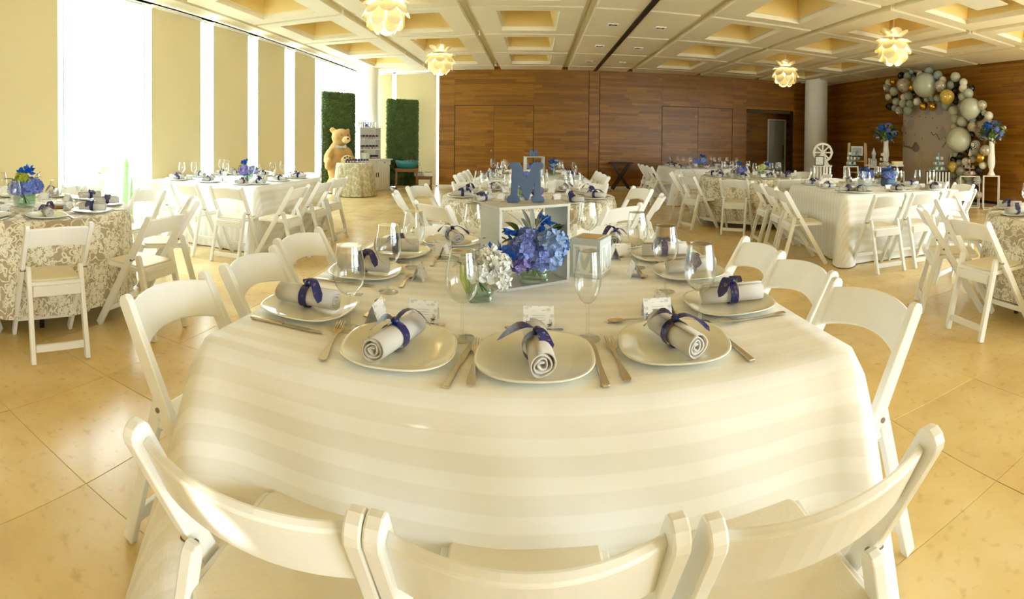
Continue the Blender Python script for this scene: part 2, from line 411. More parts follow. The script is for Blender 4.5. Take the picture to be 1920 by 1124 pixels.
def ribbon_mat():
    m, nt, b = new_mat('navy_ribbon'); L = nt.links
    tc = N(nt, 'ShaderNodeTexCoord'); mp = N(nt, 'ShaderNodeMapping'); mp.inputs['Scale'].default_value = (60, 180, 60); L.new(tc.outputs['Object'], mp.inputs[0])
    no = N(nt, 'ShaderNodeTexNoise'); no.inputs['Scale'].default_value = 1; no.inputs['Detail'].default_value = 1; L.new(mp.outputs[0], no.inputs['Vector'])
    r = ramp(nt, [(0.0, (0.012, 0.017, 0.115)), (0.66, (0.012, 0.017, 0.115)), (0.69, (0.5, 0.24, 0.12)), (0.74, (0.012, 0.017, 0.115))]); L.new(no.outputs['Fac'], r.inputs[0])
    L.new(r.outputs[0], b.inputs['Base Color']); b.inputs['Roughness'].default_value = 0.35
    return m
M['ribbon'] = ribbon_mat()
def card_mat():
    """white menu card printed with grey blotches round the rim and faint lines of text"""
    m, nt, b = new_mat('printed_card'); L = nt.links
    uv = N(nt, 'ShaderNodeUVMap')
    vo = N(nt, 'ShaderNodeTexVoronoi'); vo.inputs['Scale'].default_value = 4.2; vo.voronoi_dimensions = '2D'; L.new(uv.outputs[0], vo.inputs['Vector'])
    r = ramp(nt, [(0.0, (0.66, 0.70, 0.68)), (0.30, (0.74, 0.78, 0.76)), (0.34, (1, 1, 1))]); L.new(vo.outputs['Distance'], r.inputs[0])
    sp = N(nt, 'ShaderNodeSeparateXYZ'); L.new(uv.outputs[0], sp.inputs[0])
    def ab(o, c):
        s = N(nt, 'ShaderNodeMath', operation='SUBTRACT'); s.inputs[1].default_value = c; L.new(o, s.inputs[0])
        a = N(nt, 'ShaderNodeMath', operation='ABSOLUTE'); L.new(s.outputs[0], a.inputs[0]); return a.outputs[0]
    mxm = N(nt, 'ShaderNodeMath', operation='MAXIMUM'); L.new(ab(sp.outputs[0], .5), mxm.inputs[0]); L.new(ab(sp.outputs[1], .45), mxm.inputs[1])
    gt = N(nt, 'ShaderNodeMath', operation='GREATER_THAN'); gt.inputs[1].default_value = 0.34; L.new(mxm.outputs[0], gt.inputs[0])
    mx = N(nt, 'ShaderNodeMixRGB'); mx.inputs[1].default_value = (0.84, 0.84, 0.86, 1); L.new(gt.outputs[0], mx.inputs[0]);
    mu = N(nt, 'ShaderNodeMixRGB'); mu.blend_type = 'MULTIPLY'; mu.inputs[0].default_value = 1; mu.inputs[1].default_value = (0.84, 0.84, 0.86, 1); L.new(r.outputs[0], mu.inputs[2])
    L.new(mu.outputs[0], mx.inputs[2]); L.new(mx.outputs[0], b.inputs['Base Color']); b.inputs['Roughness'].default_value = 0.6
    return m
M['card'] = card_mat()
M['cardink'] = mat('card_ink', (0.05, 0.05, 0.06), 0.7)
def leafy(): return M['leaf']
def balloon_mat(name, col, rough=0.25, metal=0, alpha=1.0, fleck=None, swirl=None):
    m, nt, b = new_mat(name); L = nt.links
    b.inputs['Base Color'].default_value = tuple(col) + (1,); b.inputs['Roughness'].default_value = rough; b.inputs['Metallic'].default_value = metal
    tc = N(nt, 'ShaderNodeTexCoord')
    if fleck:
        vo = N(nt, 'ShaderNodeTexVoronoi'); vo.inputs['Scale'].default_value = 9; L.new(tc.outputs['Object'], vo.inputs['Vector'])
        r = ramp(nt, [(0.0, (1, 1, 1)), (0.30, (1, 1, 1)), (0.36, (0, 0, 0))]); L.new(vo.outputs['Distance'], r.inputs[0])
        mx = N(nt, 'ShaderNodeMixRGB'); mx.inputs[1].default_value = tuple(col) + (1,); mx.inputs[2].default_value = tuple(fleck) + (1,)
        L.new(r.outputs[0], mx.inputs[0]); L.new(mx.outputs[0], b.inputs['Base Color']); L.new(r.outputs[0], b.inputs['Metallic'])
        mr = N(nt, 'ShaderNodeMapRange'); mr.inputs['To Min'].default_value = alpha; mr.inputs['To Max'].default_value = 1; L.new(r.outputs[0], mr.inputs[0]); L.new(mr.outputs[0], b.inputs['Alpha'])
    if swirl:
        wv = N(nt, 'ShaderNodeTexWave'); wv.inputs['Scale'].default_value = 1.3; wv.inputs['Distortion'].default_value = 6; L.new(tc.outputs['Object'], wv.inputs['Vector'])
        mx = N(nt, 'ShaderNodeMixRGB'); mx.inputs[1].default_value = tuple(col) + (1,); mx.inputs[2].default_value = tuple(swirl) + (1,)
        r = ramp(nt, [(0.4, (0, 0, 0)), (0.65, (1, 1, 1))]); L.new(wv.outputs['Fac'], r.inputs[0]); L.new(r.outputs[0], mx.inputs[0]); L.new(mx.outputs[0], b.inputs['Base Color'])
    return m
# ------------------------------------------------------------------ room shell
XL, XR, YB, YS, H = -5.05, 9.15, 13.46, -5.5, 3.26
PH = H - .02
CT = H + 0.62
g = G(); g.box(((XL + XR) / 2, (YB + YS) / 2, -0.06), (XR - XL + 0.6, YB - YS + 0.6, 0.10))
floor = struct('floor', g, M['grout'])
TS = 0.60
tm = G(); tm.box((0, 0, 0), (TS - 0.002, TS - 0.002, 0.012)); tm.bev = 0.0015; tm = tm.mesh('tile'); tm.materials.append(M['floor'])
cells = []
for i in range(int((XR - XL) / TS) + 1):
    for j in range(int((YB - YS) / TS) + 1):
        x, y = XL + (i + .5) * TS, YS + (j + .5) * TS
        if x + TS / 2 > XR + .02: continue
        th = math.atan2(x, y)
        vis = -1.15 < th < 1.05 and y > -0.2 and math.hypot(x, y) > 0.55
        cells.append((0 if vis else 1, math.hypot(x, y), x, y))
cells.sort()
rest = G()
for k, (v, d, x, y) in enumerate(cells):
    dz = rnd.uniform(-0.0012, 0.0004)
    if k < 298: obj('tile', tm, None, floor, loc=(x, y, -0.006 + dz))
    else: rest.box((x, y, -0.006 + dz), (TS - 0.004, TS - 0.004, 0.012))
tag(obj('tile_field', rest, M['floor'], floor), kind='stuff')

# ceiling: coffered panels with grooves between them, a slab above
g = G(); g.box(((XL + XR) / 2, (YB + YS) / 2, CT + 0.05), (XR - XL + 0.6, YB - YS + 0.6, 0.1))
ceiling = struct('ceiling', g, M['ceil'])
def panel_mesh(wx, wy, coffer):
    """hanging panel, grooved edge flange, optional stepped and sloped coffer; local z 0 is the underside"""
    g = G(); a, b = wx / 2 - 0.09, wy / 2 - 0.05
    def ring(x, y, z): return [(-x, -y, z), (x, -y, z), (x, y, z), (-x, y, z)]
    rings = [ring(wx / 2 + .004, wy / 2 + .004, 0.085), ring(a, b, 0.085), ring(a, b, 0)]
    mi = [0, 0]
    if coffer:
        p, q = min(0.48, wx * .27), 0.66
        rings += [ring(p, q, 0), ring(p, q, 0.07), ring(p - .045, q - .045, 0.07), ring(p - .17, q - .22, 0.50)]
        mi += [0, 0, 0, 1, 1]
    vs = [v for r in rings for v in r]; n = len(rings)
    for i in range(n - 1):
        for k in range(4):
            j = (k + 1) % 4
            g.add([rings[i][k], rings[i][j], rings[i + 1][j], rings[i + 1][k]], [(0, 1, 2, 3)], mi=mi[i])
    g.add(rings[-1], [(0, 1, 2, 3)], mi=mi[-1])
    me = bpy.data.meshes.new('panel'); me.from_pydata(g.v, [], g.f); me.polygons.foreach_set('material_index', g.mi)
    bm = bmesh.new(); bm.from_mesh(me); bmesh.ops.remove_doubles(bm, verts=bm.verts, dist=1e-5)
    for f in bm.faces: f.normal_flip() if f.normal.z > 0.5 else None
    bm.to_mesh(me); bm.free()
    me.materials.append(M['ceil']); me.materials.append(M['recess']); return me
XS = [-4.67, -2.88, -1.05, 0.78, 2.58, 4.58, 6.46, 7.95, 9.15]
YSs = [-5.5, -4.04, -2.18, -0.32, 1.54, 3.40, 5.26, 7.12, 8.98, 10.84, 12.70, 13.46]
cache = {}
for i in range(len(XS) - 1):
    for j in range(len(YSs) - 1):
        wx, wy = XS[i + 1] - XS[i], YSs[j + 1] - YSs[j]
        cof = i not in (3, 7) and wy > 1.7
        key = (round(wx, 3), round(wy, 3), cof)
        if key not in cache: cache[key] = panel_mesh(wx, wy, cof)
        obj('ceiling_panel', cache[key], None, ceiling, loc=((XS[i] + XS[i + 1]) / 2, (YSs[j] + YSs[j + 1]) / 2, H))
g = G(); g.box(((XL + XS[0]) / 2, (YB + YS) / 2, H + .1), (XS[0] - XL, YB - YS, 0.2)); struct('trim_1', g, M['ceil'])
g = G(); g.box((1.615, (YB + YS) / 2, H - 0.004), (0.07, YB - YS, 0.02)); g.box((1.575, (YB + YS) / 2, H - .008), (.012, YB - YS, .02)); g.box((1.655, (YB + YS) / 2, H - .008), (.012, YB - YS, .02))
struct('trim_2', g, M['black'])
# square recessed downlights beside the slot
dl = None
for k, (x, y) in enumerate([(1.27, 8.1), (2.09, 8.12), (1.29, 9.94), (2.1, 9.98), (1.28, 11.89), (2.09, 11.87)]):
    side = 'window' if x < 1.6 else 'balloon'; rk = ('first', 'second', 'third')[k // 2]
    lab = 'recessed square downlight, %s row back, %s side of the black ceiling slot' % (rk, side)
    if dl is None:
        dl = empty('downlight', (x, y, H - .001), 0, lab, 'downlight', 'square downlights in the ceiling')
        a = G()
        for sx, sy, w, d in ((-.08, 0, .02, .18), (.08, 0, .02, .18), (0, -.08, .14, .02), (0, .08, .14, .02)): a.box((sx, sy, -.006), (w, d, .014))
        obj('frame', a, M['white'], dl)
        a = G(); a.box((0, 0, -0.001), (.14, .14, .004)); obj('housing', a, M['black'], dl)
        a = G(); a.ball((0, 0, -.008), (.04, .04, .014), 12, 6); obj('reflector', a, M['steel'], dl)
    else: dup(dl, (x, y, H - .001), 0, lab)
# sprinkler heads
sp = None
for k, (x, y, w) in enumerate([(-1.05, 9.0, 'above the long groove by the big flower lamp'), (-1.05, 12.6, 'by the wood wall above the double door'), (4.55, 12.6, 'by the wood wall near the dark alcove'), (4.58, 9.0, 'at the groove crossing on the balloon side'), (6.46, 5.3, 'at the groove crossing near the square vent')]):
    lab = 'small white sprinkler head ' + w
    if sp is None:
        sp = empty('sprinkler', (x, y, H + .05), 0, lab, 'sprinkler', 'ceiling sprinklers')
        a = G(); a.lathe([(.001, -.07), (.025, -.07), (.025, -.055), (.01, -.05), (.01, 0), (.03, 0), (.03, .034), (.001, .034)], 12); obj('body', a, M['white'], sp)
    else: dup(sp, (x, y, H + .05), 0, lab)
# square air diffuser in a coffer
t = empty('air_diffuser', (5.52, 4.33, H + .12), 0, 'white square air diffuser set in a ceiling coffer', 'vent')
a = G(); a.box((0, 0, 0), (.56, .56, .02)); a.bev = .004; obj('plate', a, M['white'], t)
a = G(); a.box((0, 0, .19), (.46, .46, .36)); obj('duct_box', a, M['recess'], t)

# ---- wood walls of short boards
def boards(name, rects, fixed, axis, out, parent, seed, thick=0.018, rowh=0.074):
    """rects: (u0,u1,z0,z1) covered with rows of boards on the plane axis=fixed, standing out along sign out"""
    rr = random.Random(seed); g = G(); cols = []
    for (u0, u1, z0, z1) in rects:
        nrow = max(1, round((z1 - z0) / rowh)); h = (z1 - z0) / nrow
        for r in range(nrow):
            u = u0 - rr.uniform(0, 1.2)
            while u < u1 - 1e-3:
                l = rr.uniform(0.5, 2.0); a, b = max(u, u0), min(u + l, u1); u += l
                if b - a < 0.01: continue
                d = thick + rr.uniform(-.003, .004); z = z0 + (r + .5) * h
                c = ((a + b) / 2, fixed + out * d / 2, z) if axis == 'y' else (fixed + out * d / 2, (a + b) / 2, z)
                s = (b - a - .002, d, h - .003) if axis == 'y' else (d, b - a - .002, h - .003)
                g.box(c, s); cols += [rr.random()] * 6
    me = bpy.data.meshes.new(name); me.from_pydata(g.v, [], g.f)
    at = me.attributes.new('board', 'FLOAT', 'FACE'); at.data.foreach_set('value', cols)
    return tag(obj(name, me, M['wood'], parent), kind='stuff')
XW = -2.70
D1, D2, AL = (-2.24, -0.07, 2.27), (3.56, 5.71, 2.33), (6.18, 7.82, 2.36)
P1, P2 = 1.46, 1.76
M['doorgrey'] = mat('grey_beige_door', (0.42, 0.40, 0.32), 0.5)
g = G()
# backing with door and alcove openings
def wl(x0, x1, z0, z1, y=YB, d=.2): g.box(((x0 + x1) / 2, y + d / 2 + .012, (z0 + z1) / 2), (x1 - x0, d, z1 - z0))
wl(XW, AL[0], 0, CT); wl(AL[1], XR + .2, 0, CT); wl(AL[0], AL[1], AL[2], CT)
wall_back = struct('wall_back', g, M['woodgap'])
gap = .016
boards('wood_boards', [(XW, D1[0] - gap, .06, H + .1), (D1[0] - gap, D1[1] + gap, D1[2] + gap, H + .1), (D1[1] + gap, P1 - gap / 2, .06, H + .1), (P1 + gap / 2, P2 - gap / 2, .06, H + .1), (P2 + gap / 2, D2[0] - gap, .06, H + .1), (D2[0] - gap, D2[1] + gap, D2[2] + gap, H + .1), (D2[1] + gap, AL[0], .06, H + .1), (AL[0], AL[1], AL[2], H + .1), (AL[1], XR, .06, H + .1)], YB + .012, 'y', -1, wall_back, 3)
for n, (x0, x1, z1) in enumerate((D1, D2)):
    d = empty('door_%d' % (n + 1), ((x0 + x1) / 2, YB, 0)); d['kind'] = 'structure'
    xm = (x0 + x1) / 2
    for k, (a, b) in enumerate(((x0, xm - .004), (xm + .004, x1))):
        boards('door_leaf', [(a - xm, b - xm, .03, z1)], .012, 'y', -1, d, 11 + n * 5 + k, thick=.012)['kind'] = 'structure'
        KIDS[d.name][-1]['kind'] = 'structure'
    a = G(); a.lathe([(.001, 0), (.018, .004), (.018, .01), (.012, .014), (.012, .04), (.024, .05), (.024, .06), (.001, .066)], 14)
    obj('door_knob', a, M['steel'], d, loc=(-.06 if n == 0 else .9, -.005, 1.02), rot=(PI / 2, 0, 0))
g = G(); g.box(((XW + AL[0]) / 2, YB - .012, .03), (AL[0] - XW, .02, .06)); g.box(((AL[1] + XR) / 2, YB - .012, .03), (XR - AL[1], .02, .06)); struct('baseboard_back', g, M['ivory'])
# alcove behind the opening with a pale door at its back
AX1, AD = 8.62, 1.25
g = G()
g.box((AL[0] - .05, YB + .2 + AD / 2, 1.2), (.1, AD, 2.5)); g.box((AX1 + .05, YB + .2 + AD / 2, 1.2), (.1, AD, 2.5)); g.box(((AL[0] + AX1) / 2, YB + .2 + AD + .05, 1.2), (AX1 - AL[0] + .2, .1, 2.5))
wall_alcove = struct('wall_alcove', g, M['woodgap'])
boards('wood_boards', [(AL[0], 7.63, .03, AL[2]), (8.34, AX1, .03, AL[2]), (7.63, 8.34, 2.16, AL[2])], YB + .2 + AD, 'y', -1, wall_alcove, 21)
g = G(); g.box(((AL[0] + AX1) / 2, YB + .2 + AD / 2, AL[2] + .03), (AX1 - AL[0] + .1, AD + .1, .06)); struct('ceiling_alcove', g, M['pale'])
g = G(); g.box(((AL[0] + AX1) / 2, YB + .25 + AD / 2, -.055), (AX1 - AL[0] + .2, AD + .3, .1)); struct('floor_alcove', g, M['floor'])
d = empty('door_3', (7.985, YB + .2 + AD, 0)); d['kind'] = 'structure'
a = G(); a.box((0, -.025, 1.06), (.62, .04, 2.08)); a.bev = .004; obj('door_leaf', a, M['doorgrey'], d)
a = G()
for sx in (-.335, .335): a.box((sx, -.03, 1.08), (.05, .06, 2.16))
a.box((0, -.03, 2.14), (.62, .06, .05)); obj('door_frame', a, M['white'], d)
a = G(); a.tube([(.24, -.07, .78), (.24, -.07, 1.28)], .014, 8); obj('door_handle', a, M['black'], d)
# wall on the balloon side
g = G(); g.box((XR + .11, (YB + 2.6) / 2 + .1, CT / 2), (.2, YB - 2.6 + .2, CT)); g.box((XR + .11, (YS - 4.2) / 2, CT / 2), (.2, 1.3, CT)); g.box((XR + .11, -.8, CT - .3), (.2, 6.8, .62)); wall_right = struct('wall_right', g, M['woodgap'])
boards('wood_boards', [(YS, -4.2, .06, H), (2.6, YB, .06, H + .1)], XR + .012, 'x', -1, wall_right, 5)
g = G(); g.box((XR - .012, (YB + YS) / 2, .03), (.02, YB - YS, .06)); struct('baseboard_right', g, M['woodgap'])
for k in range(5):
    y0 = -4.2 + k * 1.36; w = empty('window_%d' % (k + 40), (XR + .06, y0 + .68, 0)); w['kind'] = 'structure'
    a = G(); a.box((0, 0, PH / 2 + .03), (.012, 1.34, PH - .06)); obj('pane', a, M['pane'], w)
    a = G(); a.box((0, .68, PH / 2), (.1, .05, PH)); a.box((0, 0, .015), (.06, 1.36, .03)); a.box((0, 0, PH - .015), (.06, 1.36, .03)); obj('rail', a, M['white'], w)
# round plaster columns
def column(x, y, r, lab):
    o = empty('column', (x, y, 0), 0, lab, 'column', 'round columns'); o['kind'] = 'structure'
    a = G(); a.lathe([(r, 0.0), (r, H + .09)], 40); obj('column_shaft', a, M['column'], o)
    a = G(); a.lathe([(r + .012, 0), (r + .012, .07), (r, .075)], 40); obj('column_base', a, M['white'], o)
    return o
column(8.13, 12.62, .345, 'white round plaster column in the dark wood corner')
column(-4.55, 12.72, .31, 'white round column behind the bottle cabinet by the blinds')

# ---- window wall: panes floor to ceiling, green glass edges at the joints, roller blinds
joints = [-5.5, -4.14, -2.75, -2.05, -0.7, 0.72, 2.12, 3.47, 4.86, 6.22, 7.58, 8.96, 10.30, 11.72, 13.46]
for k in range(len(joints) - 1):
    y0, y1 = joints[k], joints[k + 1]
    w = empty('window_%d' % (k + 1), (XL - .02, (y0 + y1) / 2, 0)); w['kind'] = 'structure'
    a = G(); a.box((0, 0, PH / 2 + .03), (.012, y1 - y0 - .02, PH - .06)); obj('pane', a, M['pane'], w)
    a = G(); a.box((.01, (y1 - y0) / 2, PH / 2), (.13, .018, PH)); obj('glass_fin', a, M['fin'], w)
    a = G(); a.box((0, 0, .015), (.06, y1 - y0, .03)); a.box((0, 0, PH - .015), (.06, y1 - y0, .03)); obj('rail', a, M['white'], w)
def blind(loc, width, rz, lab, drop=0.0):
    o = empty('roller_blind', loc, rz, lab, 'blind', 'cream roller blinds')
    a = G(); n = 8; z0 = .025 + drop; vs = []; 
    for i in range(n + 1):
        for z in (z0, PH - .05): vs.append((width * (i / n - .5), .004 * math.sin(i * 1.3), z))
    a.add(vs, [(2 * i, 2 * i + 2, 2 * i + 3, 2 * i + 1) for i in range(n)], True); obj('fabric', a, M['blind'], o)
    a = G(); a.box((0, 0, z0), (width, .018, .03)); a.bev = .004; obj('bottom_bar', a, M['ivory'], o)
    a = G(); a.tube([(-width / 2, 0, PH - .04), (width / 2, 0, PH - .04)], .03, 10); obj('roller', a, M['ivory'], o)
    return o
bl = [(2.24, 3.35, 'nearest the round window table'), (4.96, 6.06, 'beyond the bright open pane'), (6.40, 7.42, 'second beyond the bright open pane'), (7.76, 8.78, 'third beyond the bright open pane'), (9.22, 10.22, 'last before the tall green hedge panel')]
for y0, y1, w in bl:
    w = w.replace('nearest', 'beside')
    blind((XL + .10, (y0 + y1) / 2, 0), y1 - y0, PI / 2, 'tall cream roller blind on the window wall, ' + w)
for y0, y1, w in [(.64, 2.06, 'just before the round window table'), (-.75, .62, 'fourth from the near end'), (-2.1, -.77, 'third from the near end'), (-3.88, -2.12, 'second from the near end'), (-5.45, -4.0, 'at the near end of the hall')]:
    blind((XL + .10, (y0 + y1) / 2, 0), y1 - y0, PI / 2, 'cream roller blind on the window wall, ' + w)
# glazed strip of the back wall, left of the wood
g = G(); g.box(((XL + XW) / 2, YB + .1, CT - .3), (XW - XL, .2, .6 + .04)); struct('wall_lintel', g, M['ceil'])
for k, (x0, x1) in enumerate(((XL, -4.0), (-4.0, XW - .03))):
    w = empty('window_%d' % (k + 20), ((x0 + x1) / 2, YB + .06, 0)); w['kind'] = 'structure'
    a = G(); a.box((0, 0, PH / 2 + .03), (x1 - x0 - .02, .012, PH - .06)); obj('pane', a, M['pane'], w)
    a = G(); a.box((0, 0, .02), (x1 - x0, .06, .04)); a.box((0, 0, PH - .015), (x1 - x0, .06, .03)); obj('rail', a, M['black'], w)
blind((-4.36, YB - .03, 0), .62, 0, 'pale roller blind on the back wall behind the bottle cabinet')
blind((-3.35, YB - .03, 0), 1.18, 0, 'wide cream roller blind on the back wall behind the teal tub')
# glazed south side behind the viewer
for k in range(7):
    x0 = XL + k * (XR - XL) / 7; x1 = x0 + (XR - XL) / 7
    w = empty('window_%d' % (k + 30), ((x0 + x1) / 2, YS, 0)); w['kind'] = 'structure'
    a = G(); a.box((0, 0, PH / 2 + .03), (x1 - x0 - .02, .012, PH - .06)); obj('pane', a, M['pane'], w)
    a = G(); a.box(((x1 - x0) / 2, 0, PH / 2), (.05, .1, PH)); a.box((0, 0, .015), (x1 - x0, .06, .03)); a.box((0, 0, PH - .015), (x1 - x0, .06, .03)); obj('rail', a, M['white'], w)
for k, w in ((0, 'first'), (1, 'second'), (2, 'third'), (3, 'middle'), (4, 'fifth')):
    x0 = XL + k * (XR - XL) / 7
    a_, b_ = x0 + (.185 if k == 1 else .002), x0 + 2.028 - (.055 if k == 0 else .002)  # blinds added to cut light from behind; slits between them shape sun patches
    blind(((a_ + b_) / 2, YS + .10, 0), b_ - a_, 0, 'added unseen cream roller blind on the south glazing, %s bay from the window corner' % w)
g = G(); g.box((XL + 2.093, YS + .05, H / 2), (.13, .20, H)); struct('added_sun_post', g, M['white'])  # added unseen post, splits the sun into narrow slits
g = G(); g.box((XL + 2.0, YS + .22, (2.20 + H) / 2), (4.0, .10, H - 2.20)); g.box((XL + 2.0, YS + .22, 1.062), (4.0, .10, 2.124)); struct('added_sun_baffle', g, M['ceil'])  # added unseen boards above and below, trim the sun patches to chair-back height
g = G(); g.box(((XL + XR) / 2, YS, (H + CT) / 2), (XR - XL, .2, CT - H)); struct('wall_south_lintel', g, M['ceil'])
g = G(); g.box((XL - .02, (YB + YS) / 2, (H + CT) / 2), (.2, YB - YS, CT - H)); struct('wall_left_lintel', g, M['ceil'])
# outside
g = G(); g.box((0, 4, -.16), (90, 90, .1)); struct('ground_outside', g, M['concrete'])
t = empty('pale_building', (-18.5, -5, -.11), 0, 'washed-out pale building seen through the bright open pane', 'building')
a = G(); a.box((0, 0, 5.0), (3, 54, 10.5)); obj('wall', a, M['concrete'], t)  # height and length stretched to keep the sun off the panes
for k in range(8):
    a = G(); a.box((1.56, 0, .9 + k * 1.15), (.12, 54, .08)); obj('ledge', a, M['white'], t)
t = empty('cactus', (-5.62, 5.05, -.11), 0, 'tall green column cactus outside the open window pane', 'plant')
a = G(); a.tube([(0, 0, 0), (0, 0, .5), (0.01, 0, 1.05), (0.0, 0, 1.16)], [.05, .055, .05, .012], 10); obj('stem', a, M['cactus'], t)
a = G(); a.tube([(0, .13, 0), (0, .13, .6), (0, .13, .82)], [.03, .035, .008], 8); obj('stem', a, M['cactus'], t)
t = empty('rock_pile', (-5.75, 4.55, -.11), 0, 'pale heaped stones outside the glass beside the cactus', 'rocks')
for k, (x, y, z, s) in enumerate([(0, 0, .17, .26), (.1, .3, .15, .22), (-.05, .12, .5, .22), (0, .02, .78, .16), (0.02, .1, .98, .11)]):
    a = G(); a.ball((0, 0, 0), (s, s * .9, s * .85), 9, 6)
    a.v = [(x_ * (1 + rnd.uniform(-.13, .13)), y_ * (1 + rnd.uniform(-.13, .13)), z_) for x_, y_, z_ in a.v]
    obj('stone', a, M['rock'], t, loc=(x, y, z))
# ------------------------------------------------------------------ folding chair (faces +y, back at -y)
def make_chair():
    c = empty('folding_chair')
    sw = .193
    def side(poly, x, w): 
        a = G(); a.prism(poly, x - w / 2, x + w / 2, 'x'); a.bev = .004; return a
    def strip(p, q, w, r0=True, r1=True, n=5):
        p, q = Vector((p[0], p[1])), Vector((q[0], q[1])); d = (q - p).normalized(); nn = Vector((-d.y, d.x)); pts = []
        if r1: pts += [tuple(q + nn * math.cos(t) * w / 2 + d * math.sin(t) * w / 2) for t in [PI * k / n for k in range(n + 1)]]
        else: pts += [tuple(q + nn * w / 2), tuple(q - nn * w / 2)]
        pts += [tuple(p - nn * w / 2), tuple(p + nn * w / 2)]
        return pts
    for s in (-1, 1):
        o = obj('leg', side(strip((.235, .004), (-.232, .785), .047), s * sw, .026), M['chair'], c)
        b = G(); b.tube([(s * (sw - .02), -.085, .505), (s * (sw + .016), -.085, .505)], .008, 8); obj('bolt', b, M['steel_bolt'], o)
        obj('leg', side(strip((-.252, .004), (-.115, .515), .040), s * (sw - .030), .028), M['chair'], c)
    # curved back panel between the long legs
    a = G(); n = 12; vs = []; w = sw - .010
    for i in range(n + 1):
        u = i / n * 2 - 1; bow = -.055 * (1 - u * u); ar = .016 * (1 - u * u)
        for z, yy in ((.655 + ar * 1.5, -.157), (.775 + ar, -.222)):
            for d in (-.008, .008):
                vs.append((u * w, yy + bow + d * .9, z + d * .5))
    fs = []
    for i in range(n):
        b0, b1 = i * 4, i * 4 + 4
        for p, q in ((0, 1), (1, 3), (3, 2), (2, 0)): fs.append((b0 + p, b0 + q, b1 + q, b1 + p))
    fs += [(0, 2, 3, 1), (n * 4, n * 4 + 1, n * 4 + 3, n * 4 + 2)]
    a.add(vs, fs); a.bev = .004
    bp = obj('backrest', a, M['chair'], c)
    def rr(x, y0, y1, r, n=5):
        pts = []
        for cx, cy, t0 in ((x - r, y0 + r, -PI / 2), (x - r, y1 - r, 0), (-x + r, y1 - r, PI / 2), (-x + r, y0 + r, PI)):
            pts += [(cx + r * math.cos(t0 + PI / 2 * k / n), cy + r * math.sin(t0 + PI / 2 * k / n)) for k in range(n + 1)]
        return pts
    a = G(); a.prism(rr(.172, -.165, .205, .045), .425, .450); a.bev = .004; st = obj('seat', a, M['chair'], c)
    a = G(); a.prism(rr(.156, -.148, .188, .038), .449, .462); a.bev = .006; obj('seat_pad', a, M['pad'], c)
    a = G(); a.box((0, -.172, .40), (.29, .022, .062)); a.bev = .003; obj('seat_rail', a, M['chair'], c)
    a = G(); a.box((0, -.232, .085), (.29, .020, .042)); a.bev = .003; obj('stretcher', a, M['chair'], c)
    a = G(); a.box((0, .165, .125), (.36, .020, .036)); a.bev = .003; obj('stretcher', a, M['chair'], c)
    return c
CHAIR0 = make_chair(); CH_USED = [False]
def place_chair(x, y, face, label, group):
    """face: heading of the sitter, angle of +y"""
    rz = face - PI / 2
    if not CH_USED[0]:
        CH_USED[0] = True; c = CHAIR0; c.location = (x, y, 0); c.rotation_euler = (0, 0, rz)
    else: c = dup(CHAIR0, (x, y, 0), rz)
    return tag(c, label, 'chair', group)

# ------------------------------------------------------------------ tableware
def superellipse(a, n, e=2.7):
    out = []
    for k in range(n):
        t = 2 * PI * k / n; c, s = math.cos(t), math.sin(t)
        out.append((a * math.copysign(abs(c) ** (2 / e), c), a * math.copysign(abs(s) ** (2 / e), s)))
    return out
def plate_mesh(n=40):
    g = G(); rows = [(.45, 0), (.62, 0), (.75, .004), (.97, .016), (1.0, .0195), (.985, .0215), (.94, .0195), (.72, .0085), (.60, .006)]
    vs = [(0, 0, 0)]; fs = []
    for s, z in rows: vs += [(x * s, y * s, z) for x, y in superellipse(.146, n)]
    vs.append((0, 0, .006))
    for i in range(len(rows) - 1):
        for k in range(n): fs.append((1 + i * n + k, 1 + i * n + (k + 1) % n, 1 + (i + 1) * n + (k + 1) % n, 1 + (i + 1) * n + k))
    for k in range(n):
        fs.append((0, 1 + (k + 1) % n, 1 + k)); l = 1 + (len(rows) - 1) * n; fs.append((len(vs) - 1, l + k, l + (k + 1) % n))
    g.add(vs, fs, True); return g.mesh('plate')
PLATE = plate_mesh(); PLATE.materials.append(M['plate'])
def napkin_mesh(turns, n, loose=0.0, L=.205):
    """rolled cloth: a spiral strip with thickness, axis along y"""
    g = G(); R = .033; inner = []; outer = []
    for i in range(n + 1):
        t = i / n; a = 2 * PI * turns * t + .6; r = .005 + (R - .005) * t + .0014 * math.sin(a * 2.7 + loose)
        th = .0022
        inner.append(((r - th) * math.cos(a), (r - th) * math.sin(a) * .94)); outer.append(((r + th) * math.cos(a), (r + th) * math.sin(a) * .94))
    # loose tail of cloth lying beside the roll
    lx = outer[-1]
    poly = []
    ys = [-L / 2, -L / 6, L / 6, L / 2]; m = n + 1
    vs = []
    for q, y in enumerate(ys):
        for (x, z) in inner: vs.append((x, y + .004 * math.sin(q + x * 90), z + R * .94 + .002))
        for (x, z) in outer: vs.append((x, y + .004 * math.sin(q + x * 90), z + R * .94 + .002))
    fs = []
    for q in range(len(ys) - 1):
        b, c = q * 2 * m, (q + 1) * 2 * m
        for i in range(n):
            fs.append((b + i, b + i + 1, c + i + 1, c + i)); fs.append((b + m + i, c + m + i, c + m + i + 1, b + m + i + 1))
        fs.append((b, c, c + m, b + m)); fs.append((b + n, b + m + n, c + m + n, c + n))
    for q in (0, len(ys) - 1):
        b = q * 2 * m
        for i in range(n): fs.append((b + i, b + m + i, b + m + i + 1, b + i + 1))
    g.add(vs, fs, True)
    return g.mesh('napkin')
NAP = napkin_mesh(3.2, 60); NAPLO = napkin_mesh(2.0, 20); NAP.materials.append(M['napkin']); NAPLO.materials.append(M['napkin'])
